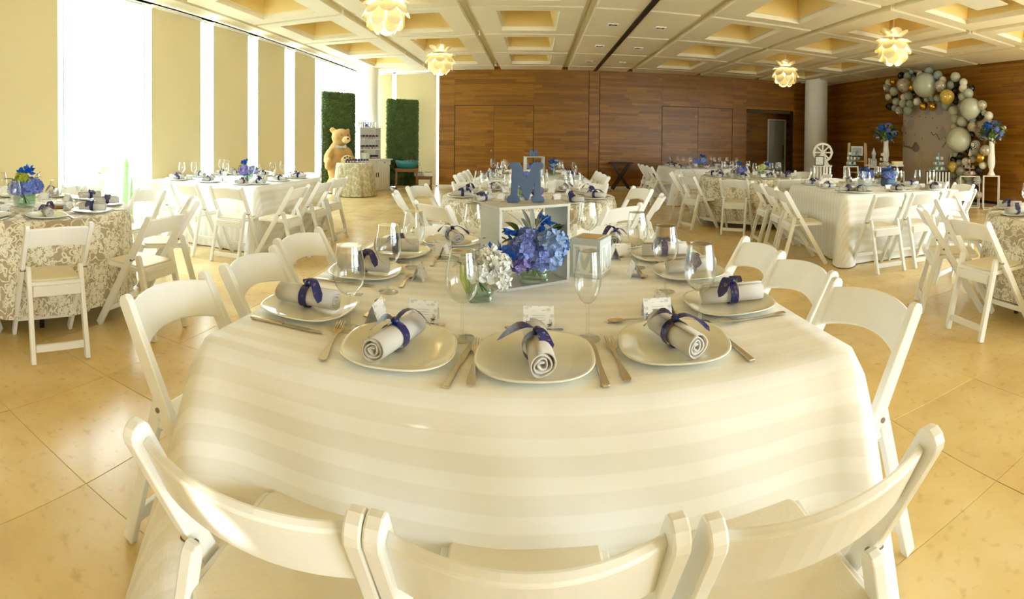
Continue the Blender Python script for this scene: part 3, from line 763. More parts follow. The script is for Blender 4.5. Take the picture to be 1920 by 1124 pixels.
def ribbon_meshes(v):
    R = .0365; zc = .033
    g = G(); n = 22; vs = []
    for i in range(n):
        a = 2 * PI * i / n
        for y in (-.014, .014): vs.append((R * math.cos(a), y, zc + R * .94 * math.sin(a)))
    g.add(vs, [(2 * i, 2 * i + 1, (2 * i + 3) % (2 * n), (2 * i + 2) % (2 * n)) for i in range(n)], True)
    k = G(); k.ball((0, 0, zc + R + .004), (.012, .011, .009), 10, 6)
    def tail(dirx, diry, L, lift, w):
        t = G(); d = Vector((dirx, diry, 0)).normalized(); s = Vector((-d.y, d.x, 0)); vs = []; m = 8
        for i in range(m + 1):
            u = i / m; p = d * L * u; z = zc + R + .004 + lift * math.sin(u * PI) - u * u * .030
            ww = w * (.35 + .65 * math.sin(min(1, u * 1.5) * PI / 2)) * (1 if u < .99 else .45)
            for q in (-1, 0, 1): vs.append(p + s * ww / 2 * q + Vector((0, 0, z + .004 * math.sin(u * 6 + q))))
        fs = []
        for i in range(m):
            for q in (0, 1): fs.append((i * 3 + q, i * 3 + q + 1, i * 3 + q + 4, i * 3 + q + 3))
        t.add(vs, fs, True); return t
    if v == 0: T = [tail(-.95, .12, .10, .014, .044), tail(.35, -.85, .06, .006, .034)]
    elif v == 1: T = [tail(.6, .75, .10, .03, .030), tail(-.8, -.3, .065, .010, .044)]
    else: T = [tail(.85, -.5, .09, .010, .042), tail(-.7, .65, .085, .020, .034)]
    return g, k, T
RIB = []
for v in range(3):
    g, k, T = ribbon_meshes(v); ms = [g.mesh('ribbon'), k.mesh('knot')] + [t.mesh('ribbon_tail') for t in T]
    for m_ in ms: m_.materials.append(M['ribbon'])
    RIB.append(ms)
def napkin(loc, rz, v, lo, label, group):
    o = obj('napkin', NAPLO if lo else NAP, None, None, loc, (0, 0, rz)); tag(o, label, 'napkin', group)
    r = obj('ribbon', RIB[v][0], None, o); obj('knot', RIB[v][1], None, r)
    for t in RIB[v][2:]: obj('ribbon_tail', t, None, r)
    return o
def glass_parts(slim):
    if slim: bowl = [(.0045, .098), (.012, .101), (.022, .112), (.0315, .130), (.0365, .152), (.0365, .172), (.0335, .200), (.0285, .228), (.0265, .242)]
    else: bowl = [(.0045, .098), (.014, .101), (.028, .111), (.039, .127), (.0455, .148), (.0465, .165), (.0440, .190), (.0385, .218), (.0355, .240)]
    n = 28
    b = G(); b.lathe(bowl, n); b.lathe([(bowl[-1][0] + .0011, bowl[-1][1] - .001), (bowl[-1][0] + .0004, bowl[-1][1] + .0012), (bowl[-1][0] - .0008, bowl[-1][1] + .0005)], n)
    s = G(); s.lathe([(.0075, .006), (.0045, .014), (.0038, .05), (.0040, .088), (.0065, .099)], 12)
    f = G(); f.lathe([(.036, .0005), (.0365, .0018), (.034, .003), (.018, .0048), (.0075, .008)], n)
    return [b.mesh('bowl'), s.mesh('stem'), f.mesh('foot')], bowl
GL = []
for slim in (0, 1):
    ps, bowl = glass_parts(slim)
    for m_ in ps: m_.materials.append(M['glass'])
    GL.append(ps)
a = G(); a.lathe([(.036, .0005), (.0365, .002), (.018, .0048), (.0045, .013), (.0038, .05), (.0045, .096), (.014, .101), (.028, .111), (.039, .127), (.0455, .148), (.0465, .165), (.0440, .190), (.0385, .218), (.0355, .240)], 20)
GLO = a.mesh('wine_glass'); GLO.materials.append(M['glass'])
def wineglass(loc, slim, lo, label, group):
    if lo: return tag(obj('wine_glass', GLO, None, None, loc), label, 'glass', group)
    o = empty('wine_glass', loc, 0, label, 'glass', group)
    for p, nm in zip(GL[slim], ('bowl', 'stem', 'foot')): obj(nm, p, None, o)
    return o
# cutlery lies along y, handle towards -y
def fork_mesh():
    g = G(); t = .0022
    def zz(y): return .004 + .012 * max(0, (y - .03) / .09) * (1 if y < .1 else 1) * (1.1 - max(0, y - .085) * 9)
    prof = [(-.118, .0075), (-.112, .0105), (-.09, .0100), (-.05, .0062), (-.02, .0038), (.02, .0035), (.042, .0050), (.052, .0115), (.066, .0125)]
    vs = []; fs = []
    for y, w in prof: 
        z = zz(y); vs += [(-w, y, z), (w, y, z), (w, y, z + t), (-w, y, z + t)]
    for i in range(len(prof) - 1):
        b, c = i * 4, i * 4 + 4
        for p in range(4): fs.append((b + p, b + (p + 1) % 4, c + (p + 1) % 4, c + p))
    fs += [(0, 3, 2, 1), tuple(len(vs) - 4 + k for k in range(4))]; g.add(vs, fs)
    for k in range(4):
        x = -.0106 + k * .00707
        path = [(.064, .0019), (.09, .0017), (.117, .0009)]; vs = []; fs = []
        for y, w in path: z = zz(y); vs += [(x - w, y, z), (x + w, y, z), (x + w, y, z + t), (x - w, y, z + t)]
        for i in range(2):
            b, c = i * 4, i * 4 + 4
            for p in range(4): fs.append((b + p, b + (p + 1) % 4, c + (p + 1) % 4, c + p))
        fs.append((8, 9, 10, 11)); g.add(vs, fs)
    return g.mesh('fork')
FORK = fork_mesh(); FORK.materials.append(M['steel'])
a = G(); a.prism([(-.0075, -.12), (.0075, -.12), (.0085, -.112), (.0072, -.05), (.0065, -.008), (-.0065, -.008), (-.0072, -.05), (-.0085, -.112)], .001, .008); a.bev = .002; KN_H = a.mesh('handle')
a = G(); a.prism([(-.0065, -.008), (.0070, -.006), (.0085, .03), (.0095, .08), (.0070, .108), (.001, .119), (-.0040, .110), (-.0070, .07), (-.0075, .02)], .003, .0052); KN_B = a.mesh('blade')
KN_H.materials.append(M['steel']); KN_B.materials.append(M['steel'])
def spoon_mesh():
    g = G(); prof = [(-.08, .006), (-.074, .0085), (-.045, .0048), (-.01, .0028), (.03, .0028), (.040, .005)]
    vs = []; fs = []
    for i, (y, w) in enumerate(prof):
        z = .003 + .006 * max(0, 1 - abs(y - .015) / .06); vs += [(-w, y, z), (w, y, z), (w, y, z + .002), (-w, y, z + .002)]
    for i in range(len(prof) - 1):
        b, c = i * 4, i * 4 + 4
        for p in range(4): fs.append((b + p, b + (p + 1) % 4, c + (p + 1) % 4, c + p))
    fs += [(0, 3, 2, 1), tuple(len(vs) - 4 + k for k in range(4))]; g.add(vs, fs)
    vs = []; fs = []; n = 16
    for i in range(5):
        q = i / 4
        for k in range(n):
            t = 2 * PI * k / n; vs.append((.0165 * q * math.cos(t), .062 + .025 * q * math.sin(t), .0015 + .0075 * q * q))
    for i in range(4):
        for k in range(n): fs.append((i * n + k, i * n + (k + 1) % n, (i + 1) * n + (k + 1) % n, (i + 1) * n + k))
    g.add(vs, fs, True); return g.mesh('spoon')
SPOON = spoon_mesh(); SPOON.materials.append(M['steel'])
def card_meshes():
    w, h, d = .088, .060, .024
    g = G(); g.add([(-w / 2, -d, 0), (w / 2, -d, 0), (w / 2, 0, h), (-w / 2, 0, h), (-w / 2, d, 0), (w / 2, d, 0)], [(0, 1, 2, 3), (3, 2, 5, 4)])
    g.uv = [(0, 0), (1, 0), (1, 1), (0, 1), (0, 0), (1, 0)]
    c = g.mesh('card'); c.materials.append(M['card'])
    def pt(x, z, o=.0006): return (x, -d * (1 - z / h) - o, z)
    i = G()
    def q(x0, x1, z0, z1): i.add([pt(x0, z0), pt(x1, z0), pt(x1, z1), pt(x0, z1)], [(0, 1, 2, 3)])
    for k in range(3): q(-.039, -.027, .007 + k * .004, .0092 + k * .004)
    q(-.036, -.033, .018, .022)
    i.add([pt(.026, .007), pt(.0285, .0065), pt(.040, .019), pt(.038, .0195)], [(0, 1, 2, 3)]); i.add([pt(.025, .012), pt(.039, .0105), pt(.039, .0125), pt(.025, .0145)], [(0, 1, 2, 3)]); i.add([pt(.029, .016), pt(.031, .016), pt(.036, .0075), pt(.034, .007)], [(0, 1, 2, 3)])
    for z in (.024, .030, .036): q(-.019, .019, z, z + .0006)
    m2 = i.mesh('printing'); m2.materials.append(M['cardink']); return c, m2
CARD, INK = card_meshes()

def seat_set(px, py, z, face, where, tabname, lo, v, opts):
    """one place setting; face: heading from the sitter to the table middle"""
    c, s = math.cos(face), math.sin(face); rz = face - PI / 2
    def W(x, y, dz=0): return (px + x * s + y * c, py - x * c + y * s, z + dz)
    suf = ' at the %s of the %s' % (where, tabname)
    grp = tabname
    tag(obj('plate', PLATE, None, None, W(0, 0), (0, 0, rz + rnd.uniform(-.15, .15))), 'cream porcelain plate' + suf, 'plate', 'plates on the ' + grp)
    nr = opts.get('nap', rnd.uniform(-.3, .3))
    napkin(W(opts.get('nx', 0), opts.get('ny', -.01), .0085), rz + nr + (PI if opts.get('flip') else 0), v, lo, 'ribboned napkin roll' + suf, 'napkins on the ' + grp)
    gx, gy = opts.get('gl', (.14, .165))
    wineglass(W(gx, gy), opts.get('slim', 0), lo, ('slim clear wine glass' if opts.get('slim') else 'clear wine glass') + suf, 'glasses on the ' + grp)
    if opts.get('card', True):
        o = obj('place_card', CARD, None, None, W(.01, .225), (0, 0, rz + opts.get('cr', 0))); tag(o, 'white place card' + suf, 'card', 'place cards on the ' + grp)
        if not lo: obj('printing', INK, None, o)
    if opts.get('cut'):
        tag(obj('fork', FORK, None, None, W(*opts.get('fk', (-.152, -.02))), (0, 0, rz + opts.get('fr', 0))), 'steel fork' + suf, 'fork', 'forks on the ' + grp)
        k = empty('knife', W(*opts.get('kn', (.155, -.025))), rz + opts.get('kr', 0), 'steel knife' + suf, 'knife', 'knives on the ' + grp)
        obj('handle', KN_H, None, k); obj('blade', KN_B, None, k)
        tag(obj('spoon', SPOON, None, None, W(*opts.get('spn', (0, .192))), (0, 0, rz + PI / 2 + opts.get('sr', 0))), 'steel dessert spoon' + suf, 'spoon', 'spoons on the ' + grp)

# ------------------------------------------------------------------ cloths and tables
TOP = .75
def cloth(name, cx, cy, rz, outline, drop, mat_, fold, corners, seed, label, lift=0.0, flare=0.02, wave=.012, nw=26, cat='tablecloth'):
    """outline: list of (x,y,nx,ny,cornerweight) round the top edge; flat UV in metres"""
    rr = random.Random(seed); g = G(); uv = []; n = len(outline); vs = []; fs = []
    for s in (0.0, .25, .5, .75, .93):
        for x, y, nx, ny, cw in outline:
            vs.append((x * s, y * s, TOP + .004)); uv.append((x * s, y * s))
    rows = 11
    ph = [rr.uniform(0, 6.28) for _ in range(4)]
    per = 0; pers = []
    for i in range(n):
        pers.append(per); x, y = outline[i][:2]; x2, y2 = outline[(i + 1) % n][:2]; per += math.hypot(x2 - x, y2 - y)
    for r in range(rows + 1):
        t = r / rows; dz = drop * t
        for i, (x, y, nx, ny, cw) in enumerate(outline):
            a = pers[i] / per * 2 * PI
            w = wave * t * (math.sin(a * nw + ph[0]) * .6 + math.sin(a * (nw * .57) + ph[1]) * .5 + .3 * math.sin(a * nw * 2.1 + ph[2]))
            o = flare * t + w + cw * fold * t ** .8 * (1 + .35 * math.sin(a * 90 + ph[3]) * t)
            rim = .012 * (1 - math.cos(min(1, dz / .03) * PI / 2))
            vs.append((x + nx * (o + rim), y + ny * (o + rim), TOP + .004 - dz)); uv.append((x + nx * dz, y + ny * dz))
    tot = 5 + rows + 1
    for q in range(tot - 1):
        for i in range(n):
            j = (i + 1) % n
            if q == 0: 
                continue
            fs.append((q * n + i, (q + 1) * n + i, (q + 1) * n + j, q * n + j))
    fs.append(tuple(n + i for i in range(n)))
    g.add(vs, fs, True); g.uv = uv
    o = obj(name, g, mat_, None, (cx, cy, lift), (0, 0, rz)); return tag(o, label, cat)
def square_outline(hx, hy, step=.045, r=.035):
    pts = []
    def arc(cx, cy, t0):
        for k in range(6):
            t = t0 + PI / 2 * k / 5; nx, ny = math.cos(t), math.sin(t); pts.append((cx + r * nx, cy + r * ny, nx, ny, 1.0))
    def edge(p, q, nx, ny):
        L = math.hypot(q[0] - p[0], q[1] - p[1]); m = int(L / step)
        for k in range(1, m):
            u = k / m; d = min(u, 1 - u) * L; cw = max(0, 1 - d / .16) ** 2
            pts.append((p[0] + (q[0] - p[0]) * u, p[1] + (q[1] - p[1]) * u, nx, ny, cw * .85))
    a, b = hx - r, hy - r
    arc(a, -b, -PI / 2); edge((hx, -b), (hx, b), 1, 0); arc(a, b, 0); edge((a, hy), (-a, hy), 0, 1); arc(-a, b, PI / 2); edge((-hx, b), (-hx, -b), -1, 0); arc(-a, -b, PI); edge((-a, -hy), (a, -hy), 0, -1)
    return pts
def round_outline(R, n=120):
    return [(R * math.cos(2 * PI * k / n), R * math.sin(2 * PI * k / n), math.cos(2 * PI * k / n), math.sin(2 * PI * k / n), 0.0) for k in range(n)]
def table_frame(cx, cy, rz, hx, hy, rnd_, label):
    t = empty('banquet_table', (cx, cy, 0), rz, label, 'table', 'tables under the cloths')
    a = G()
    if rnd_: a.lathe([(.001, .722), (hx, .722), (hx, .75), (.001, .75)], 48)
    else: a.box((0, 0, .736), (2 * hx, 2 * hy, .028))
    obj('table_top', a, M['ivory'], t)
    for sx in (-1, 1):
        for sy in (-1, 1):
            a = G(); k = .6 if rnd_ else .85
            a.tube([(sx * hx * k, sy * hy * k, 0), (sx * hx * k, sy * hy * k, .722)], .018, 10); obj('leg', a, M['blackleg'], t)
    return t
# ------------------------------------------------------------------ flowers
M['limestem'] = mat('lime_green_stem', (0.40, 0.50, 0.06), 0.5, var=.3, vscale=40)
def floret_head(R, n, seed, ps=.020, flat=.8, up=True):
    """ball of four-petalled florets"""
    rr = random.Random(seed); g = G()
    g.ball((0, 0, 0), (R * .78, R * .78, R * .78 * flat), 10, 6)
    for k in range(n):
        z = 1 - 1.75 * (k + .5) / n if up else rr.uniform(-1, 1); a = k * 2.39996 + rr.uniform(-.2, .2); q = math.sqrt(max(0, 1 - z * z))
        d = Vector((q * math.cos(a), q * math.sin(a), z)); p = Vector((d.x, d.y, d.z * flat)) * R * rr.uniform(.9, 1.08)
        u = d.orthogonal().normalized(); v = d.cross(u); t0 = rr.uniform(0, 6.28)
        for j in range(4):
            t = t0 + j * PI / 2; e = u * math.cos(t) + v * math.sin(t); s = d.cross(e)
            l = ps * rr.uniform(.85, 1.15)
            g.add([p - d * .004, p + e * l * .55 + s * l * .45 + d * .003, p + e * l + d * .006 * rr.uniform(0, 1.6), p + e * l * .55 - s * l * .45 + d * .003], [(0, 1, 2, 3)])
    me = g.mesh('bloom'); return me
HEAD = {}
def head(kind, R=.05, big=False):
    k = (kind, big)
    if k not in HEAD:
        me = floret_head(.05, 46 if big else 22, hash(kind) % 97 if False else len(HEAD), .021 if big else .028); me.materials.append(M[kind]); HEAD[k] = me
    return HEAD[k]
def star_flower():
    g = G(); rr = random.Random(4)
    for k in range(11):
        z = rr.uniform(-.2, 1); a = k * 2.4; q = math.sqrt(1 - z * z); d = Vector((q * math.cos(a), q * math.sin(a), z)); s = d.orthogonal().normalized()
        L = .036 * rr.uniform(.8, 1.1)
        g.add([d * .003 + s * .004, d * L * .5 + s * .011, d * L, d * L * .5 - s * .011, d * .003 - s * .004], [(0, 1, 2, 3, 4)])
    return g.mesh('bloom')
STARM = {}
def star(kind):
    if kind not in STARM:
        me = star_flower(); me.materials.append(M[kind]); STARM[kind] = me
    return STARM[kind]
def leaf_mesh(L, w, curl=.3):
    g = G(); vs = []; m = 6
    for i in range(m + 1):
        u = i / m; ww = w * math.sin(PI * min(.98, u * .9 + .08)) ** .8; z = L * (u * .9 - curl * u * u * .8); y = L * u * (.5 + .5 * u)
        vs += [(-ww / 2, y, z + .15 * ww), (0, y, z), (ww / 2, y, z + .15 * ww)]
    fs = []
    for i in range(m):
        for q in (0, 1): fs.append((i * 3 + q, i * 3 + q + 1, i * 3 + q + 4, i * 3 + q + 3))
    g.add(vs, fs, True); return g
LEAF = leaf_mesh(.075, .042).mesh('leaf'); LEAF.materials.append(M['leaf'])
LEAFW = leaf_mesh(.075, .018, .2).mesh('leaf'); LEAFW.materials.append(M['dusty'])
LEAFL = leaf_mesh(.075, .022, .2).mesh('leaf'); LEAFL.materials.append(M['lime'])
def square_vase(w, h):
    g = G()
    def ring(a, z, n=5):
        r = a * .3; out = []
        for cx, cy, t0 in ((a - r, -a + r, -PI / 2), (a - r, a - r, 0), (-a + r, a - r, PI / 2), (-a + r, -a + r, PI)):
            out += [(cx + r * math.cos(t0 + PI / 2 * k / n), cy + r * math.sin(t0 + PI / 2 * k / n), z) for k in range(n + 1)]
        return out
    rows = [ring(w / 2 * .8, .001), ring(w / 2 * .97, .014), ring(w / 2, h * .5), ring(w / 2 * .96, h), ring(w / 2 * .90, h), ring(w / 2 * .92, h * .5), ring(w / 2 * .84, .02)]
    vs = [p for r in rows for p in r]; n = len(rows[0]); fs = [tuple(reversed(range(n))), tuple(range(6 * n, 7 * n))]
    for i in range(len(rows) - 1):
        for k in range(n): fs.append((i * n + k, i * n + (k + 1) % n, (i + 1) * n + (k + 1) % n, (i + 1) * n + k))
    g.add(vs, fs, True); return g.mesh('vase')
def arrangement(loc, label, vase, blooms, leaves=(), stars=(), rz=0, group='flower centrepieces', stems=6, name='flower_vase', vmat=None, cat='flowers'):
    """vase: (kind,width,height); blooms: (colour,x,y,z,radius); leaves: (kind,angle,tilt,x,y,z,size); stars: (colour,x,y,z,scale)"""
    o = empty(name, loc, rz, label, cat, group)
    if vase:
        w, h = vase[1], vase[2]
        me = square_vase(w, h); obj('vase', me, vmat or M['vase'], o)
        for k in range(stems):
            a = G(); x, y = rnd.uniform(-.3, .3) * w, rnd.uniform(-.3, .3) * w
            a.tube([(-x, -y, .022), (x, y, h + .02)], .0028, 6); obj('stem', a, M['stem'], o)
    for c, x, y, z, r in blooms:
        obj('bloom', head(c, big=r > .045), None, o, (x, y, z), (rnd.uniform(-.5, .5), rnd.uniform(-.5, .5), rnd.uniform(0, 6)), (r / .05,) * 3)
    for c, x, y, z, s in stars:
        obj('bloom', star(c), None, o, (x, y, z), (rnd.uniform(-.8, .8), rnd.uniform(-.8, .8), rnd.uniform(0, 6)), (s, s, s))
    for k, a, tilt, x, y, z, s in leaves:
        obj('leaf', {'leaf': LEAF, 'dusty': LEAFW, 'lime': LEAFL}[k], None, o, (x, y, z), (tilt, 0, a), (s, s, s))
    return o
def scatter_leaves(n, R, z, kinds, seed, s=1.0, t0=-.9, t1=.3):
    r = random.Random(seed); out = []
    for k in range(n):
        a = 2 * PI * k / n + r.uniform(-.3, .3); out.append((r.choice(kinds), a - PI / 2, r.uniform(t0, t1), R * math.cos(a), R * math.sin(a), z + r.uniform(-.02, .03), s * r.uniform(.8, 1.25)))
    return out

# ------------------------------------------------------------------ front square table
T1 = 'front crate table'
tx, ty, hx, hy = -.018, 1.835, .812, .825
table_frame(tx, ty, 0, hx - .012, hy - .012, False, 'square banquet table hidden under the front striped cloth')
cloth('tablecloth', tx, ty, 0, square_outline(hx, hy), .745, M['stripe_y'], .13, 1, 1, 'white satin striped cloth on the front square table with the tall crate', flare=.03, wave=.010, nw=15)
zc = TOP + .0045
PN = 'near side, window end|near side, middle|near side, balloon end'.split('|')
PL = 'window side, near end|window side, middle|window side, far end'.split('|')
PR = 'balloon side, near end|balloon side, middle|balloon side, far end'.split('|')
PF = 'far side, window end|far side, middle|far side, balloon end'.split('|')
CG = 'chairs around the front crate table'
for (x, y, a), w in zip([(-.43, .815, .05), (-.01, .83, .02), (.43, .815, -.02)], PN): place_chair(x, y, PI / 2 + a, 'white folding chair at the %s of the %s' % (w, T1), CG)
for (x, y, a), w in zip([(-.90, 1.215, 0), (-.905, 1.735, .02), (-.955, 2.24, -.1)], PL): place_chair(x, y, a, 'white folding chair at the %s of the %s' % (w, T1), CG)
for (x, y, a), w in zip([(.825, 1.255, .07), (.845, 1.73, .05), (.85, 2.15, 0)], PR): place_chair(x, y, PI + a, 'white folding chair at the %s of the %s' % (w, T1), CG)
for (x, y, a), w in zip([(-.46, 2.60, .15), (-.02, 2.66, 0), (.42, 2.62, -.05)], PF): place_chair(x, y, -PI / 2 + a, 'white folding chair at the %s of the %s' % (w, T1), CG)
up_, dn_ = PI / 2, -PI / 2
sets = [(-.336, 1.192, up_, PN[0], 1, dict(nap=-.28, gl=(.142, .115), fk=(-.182, -.01), fr=.19, kn=(.160, -.04), kr=-.1, nx=-.01)),
        (.004, 1.188, up_, PN[1], 0, dict(nap=.10, gl=(.142, .13), slim=1, fk=(-.146, -.02), fr=.05, kn=(.152, -.02), kr=.03, nx=.005)),
        (.365, 1.230, up_, PN[2], 2, dict(nap=.26, gl=(.120, .135), fk=(-.160, -.045), fr=.04, kn=(.150, -.03), kr=.06, spn=(-.06, .20))),
        (-.685, 1.385, 0, PL[0], 1, dict(nap=-.06, gl=(.10, .172), kn=(.160, .0), kr=-.02, spn=(-.08, .185), fk=(-.16, 0))),
        (-.665, 1.845, 0, PL[1], 1, dict(nap=-.02, gl=(.20, .157), spn=(.06, .185))),
        (-.635, 2.215, 0, PL[2], 0, dict(nap=.15, gl=(.22, .13), spn=(.1, .2))),
        (.632, 1.496, PI, PR[0], 2, dict(nap=-.08, gl=(-.125, .148), spn=(.02, .20), fk=(-.150, -.015), fr=.05, cr=.2)),
        (.622, 1.905, PI, PR[1], 0, dict(nap=.08, gl=(-.21, .155), spn=(.05, .19))),
        (.592, 2.215, PI, PR[2], 2, dict(nap=-.1, gl=(-.17, .155), spn=(.1, .19))),
        (-.43, 2.52, dn_, PF[0], 2, dict(nap=.5, gl=(-.14, .22), flip=1)),
        (.02, 2.49, dn_, PF[1], 0, dict(nap=.2, gl=(-.24, .06))),
        (.42, 2.50, dn_, PF[2], 1, dict(nap=-.2, gl=(.15, .09)))]
for x, y, f, w, v, o in sets:
    o['cut'] = True; seat_set(x, y, zc, f, w, T1, False, v, o)
# grey open crate with the letter on top
cr = empty('wooden_crate', (-.037, 1.867, zc), math.radians(28.5), 'grey painted open crate standing in the middle of the front table', 'crate')
W_, D_, H_, t_ = .295, .175, .303, .011
for nm, c, d in (('bottom_board', (0, 0, t_ / 2), (W_, D_, t_)), ('top_board', (0, 0, H_ - t_ / 2), (W_ + .004, D_ + .004, t_)), ('side_board', (-W_ / 2 + t_ / 2, 0, H_ / 2), (t_, D_, H_ - 2 * t_)), ('side_board', (W_ / 2 - t_ / 2, 0, H_ / 2), (t_, D_, H_ - 2 * t_))):
    a = G(); a.box(c, d); a.bev = .0015; obj(nm, a, M['crate'], cr)
def letter_m(w, h, th):
    s = [(0, 0), (.30, 0), (.30, .0), (.36, .05), (.33, .13), (.28, .17), (.30, .47), (.49, .05), (.57, .05), (.74, .47), (.73, .17), (.66, .14), (.66, .05), (.70, .01), (1.0, .0), (1.03, .06), (1.0, .13), (.93, .17), (.90, .82), (.97, .86), (1.0, .93), (.96, 1.0), (.72, 1.0), (.53, .60), (.33, 1.0), (.07, 1.0), (.02, .94), (.05, .86), (.12, .82), (.08, .18), (.0, .14), (-.03, .07)]
    g = G(); g.prism([((x - .5) * w, y * h) for x, y in s], -th / 2, th / 2, 'y'); g.bev = .002; return g
tag(obj('wooden_letter', letter_m(.138, .153, .020), M['slate'], None, (-.036, 1.872, zc + H_ + .001), (0, 0, .06)), 'slate blue wooden letter M standing on the grey crate', 'letter')
# toy block with raised letters
tb = empty('toy_block', (.230, 1.973, zc), math.radians(-28.5), 'pale blue toy block with letter M panels beside the crate', 'block')
a = G(); a.box((0, 0, .078), (.140, .140, .156)); a.bev = .003; obj('block', a, M['pale'], tb)
for k in range(4):
    rz = k * PI / 2; R_ = Matrix.Rotation(rz, 3, 'Z'); a = G(); a.box(R_ @ Vector((0, -.0705, .074)), (.108, .003, .116), M=R_); a.bev = .0008; obj('panel', a, M['white'], tb)
    p = KIDS[tb.name][-1]
    g = G(); g.prism([((x - .5) * .092, y * .10 + .024) for x, y in [(0, 0), (.26, 0), (.26, .08), (.20, .08), (.20, .62), (.44, .1), (.56, .1), (.80, .62), (.80, .08), (.74, .08), (.74, 0), (1, 0), (1, .08), (.95, .08), (.95, .92), (1, .92), (1, 1), (.78, 1), (.5, .45), (.22, 1), (0, 1), (0, .92), (.06, .92), (.06, .08), (0, .08)]], -.0735, -.0718, 'y')
    g.v = [tuple(R_ @ Vector(v)) for v in g.v]; obj('letter', g, M['pale'], p)
a = G(); a.box((0, 0, .157), (.10, .10, .003)); obj('panel', a, M['tan'], tb)
tb.scale = (.93, .93, .98)
# hydrangeas in the crate and the small white bunch before it
B = [('peri', -.05, -.055, .135, .050), ('sky', .055, -.055, .150, .058), ('peri', .01, -.075, .105, .045), ('sky', .085, -.02, .125, .045), ('peri', -.025, -.02, .165, .042), ('sky', .055, -.075, .095, .038), ('violet', -.06, -.07, .085, .036)]
St = [('royal', -.14, -.10, .140, 1.3), ('royal', -.175, -.10, .130, 1.3), ('royal', -.12, -.105, .115, 1.2), ('royal', -.15, -.105, .105, 1.2), ('royal', -.20, -.085, .125, 1.0), ('royal', -.09, -.02, .18, 1.1), ('royal', .05, .01, .215, 1.25), ('royal', .03, .03, .20, 1.1)]
Lv = [('leaf', 2.2, -.3, -.06, .0, .17, 1.0), ('leaf', 1.4, -.5, -.09, .02, .15, 1.1), ('leaf', -1.0, -.1, .09, .02, .17, 1.0), ('leaf', -1.8, -.3, .07, .03, .18, 1.0), ('leaf', .6, -.2, -.05, .03, .18, .9)] + [('dusty', a_, t, x, .0, .19, 1.1) for a_, t, x in ((.3, .2, -.01), (1.2, .1, -.03), (-.6, .2, .015), (2.6, .0, -.02), (-2, .1, .01), (0, .5, 0))] + scatter_leaves(8, .06, .13, ['leaf', 'dusty'], 3, .9)
arrangement((-.006, 1.838, zc + t_), 'green glass vase of blue hydrangeas standing inside the grey crate', ('g', .108, .085), B, Lv, St, rz=.25)
B = [('wht', .03, -.01, .115, .046), ('wht', .06, -.035, .075, .038), ('wht', -.005, -.045, .105, .036), ('wht', .07, .0, .12, .036), ('wht', .02, .02, .14, .036)]
St = [('wht', .075, -.045, .105, 1.1), ('wht', .045, -.055, .12, 1.0), ('wht', .015, -.06, .085, 1.0), ('wht', .085, -.02, .085, 1.0), ('wht', .05, .01, .155, 1.0), ('wht', .07, -.05, .05, .9)]
Lv = [('dusty', a_, -.4, -.05, -.01, .12, 1.0) for a_ in (.8, 1.5, 2.2, 3.0, 3.8)] + [('dusty', a_ * .9, -.5, -.055, -.03, .125, 1.1) for a_ in range(7)] + [('dusty', a_, -.6, -.02, .0, .14, 1.1) for a_ in (.2, 1.2, 2.4)]
wv_ = arrangement((-.185, 1.64, zc), 'small green glass vase of white flowers before the grey crate', ('g', .092, .072), B, Lv, St, rz=.2)

for k in range(12):
    a = G(); x, y = -.062 + .045 * (k % 4) / 3, -.045 + .035 * (k // 4) / 2
    a.tube([(x * .7, y * .7, .03), (x, y, .085), (x * 1.05, y * 1.1, .128)], [.0035, .0062, .003], 7); obj('stem', a, M['limestem'], wv_)
# ------------------------------------------------------------------ the other tables
def square_table(tab, cx, cy, rz, h, mat_, seats, cloth_label, frame_label, seed, chair_lists, skip=(), lo=True, cut=False, fold=.12):
    table_frame(cx, cy, rz, h - .012, h - .012, False, frame_label)
    cloth('tablecloth', cx, cy, rz, square_outline(h, h), .744, mat_, fold, 1, seed, cloth_label)
    c, s = math.cos(rz), math.sin(rz)
    def Wp(x, y): return cx + x * c - y * s, cy + x * s + y * c
    off = (-.52, 0, .52); names = (PN, PL, PR, PF)
    for si, (names_, f) in enumerate(zip(names, (PI / 2, 0, PI, -PI / 2))):
        if si in skip: continue
        for k in range(3):
            u = off[k]; e = h - .19
            x, y = ((u, -e), (-e, u), (e, u), (u, e))[si]; X, Y = Wp(x, y)
            o = {'gl': (rnd.uniform(.10, .15), rnd.uniform(.15, .19)), 'cut': cut, 'flip': rnd.random() < .3}
            seat_set(X, Y, zc, f + rz, names_[k], tab, lo, rnd.randrange(3), o)
    for si, lst in enumerate(chair_lists):
        f = (PI / 2, 0, PI, -PI / 2)[si]
        for u, d, a, k in lst:
            x, y = ((u, -h - d), (-h - d, u), (h + d, u), (u, h + d))[si]; X, Y = Wp(x, y)
            place_chair(X, Y, f + rz + a, 'white folding chair at the %s of the %s' % (names[si][k], tab), 'chairs around the ' + tab)
RS = ['near seat', 'near seat, balloon-ward', 'balloon-side seat, nearer', 'balloon-side seat, farther', 'far seat, balloon-ward', 'far seat', 'far seat, window-ward', 'window-side seat, farther', 'window-side seat, nearer', 'near seat, window-ward']
def rname(deg):   # deg: direction of the seat from the table middle, -90 faces the viewer
    return RS[int(round(((deg + 90) % 360) / 36)) % 10]
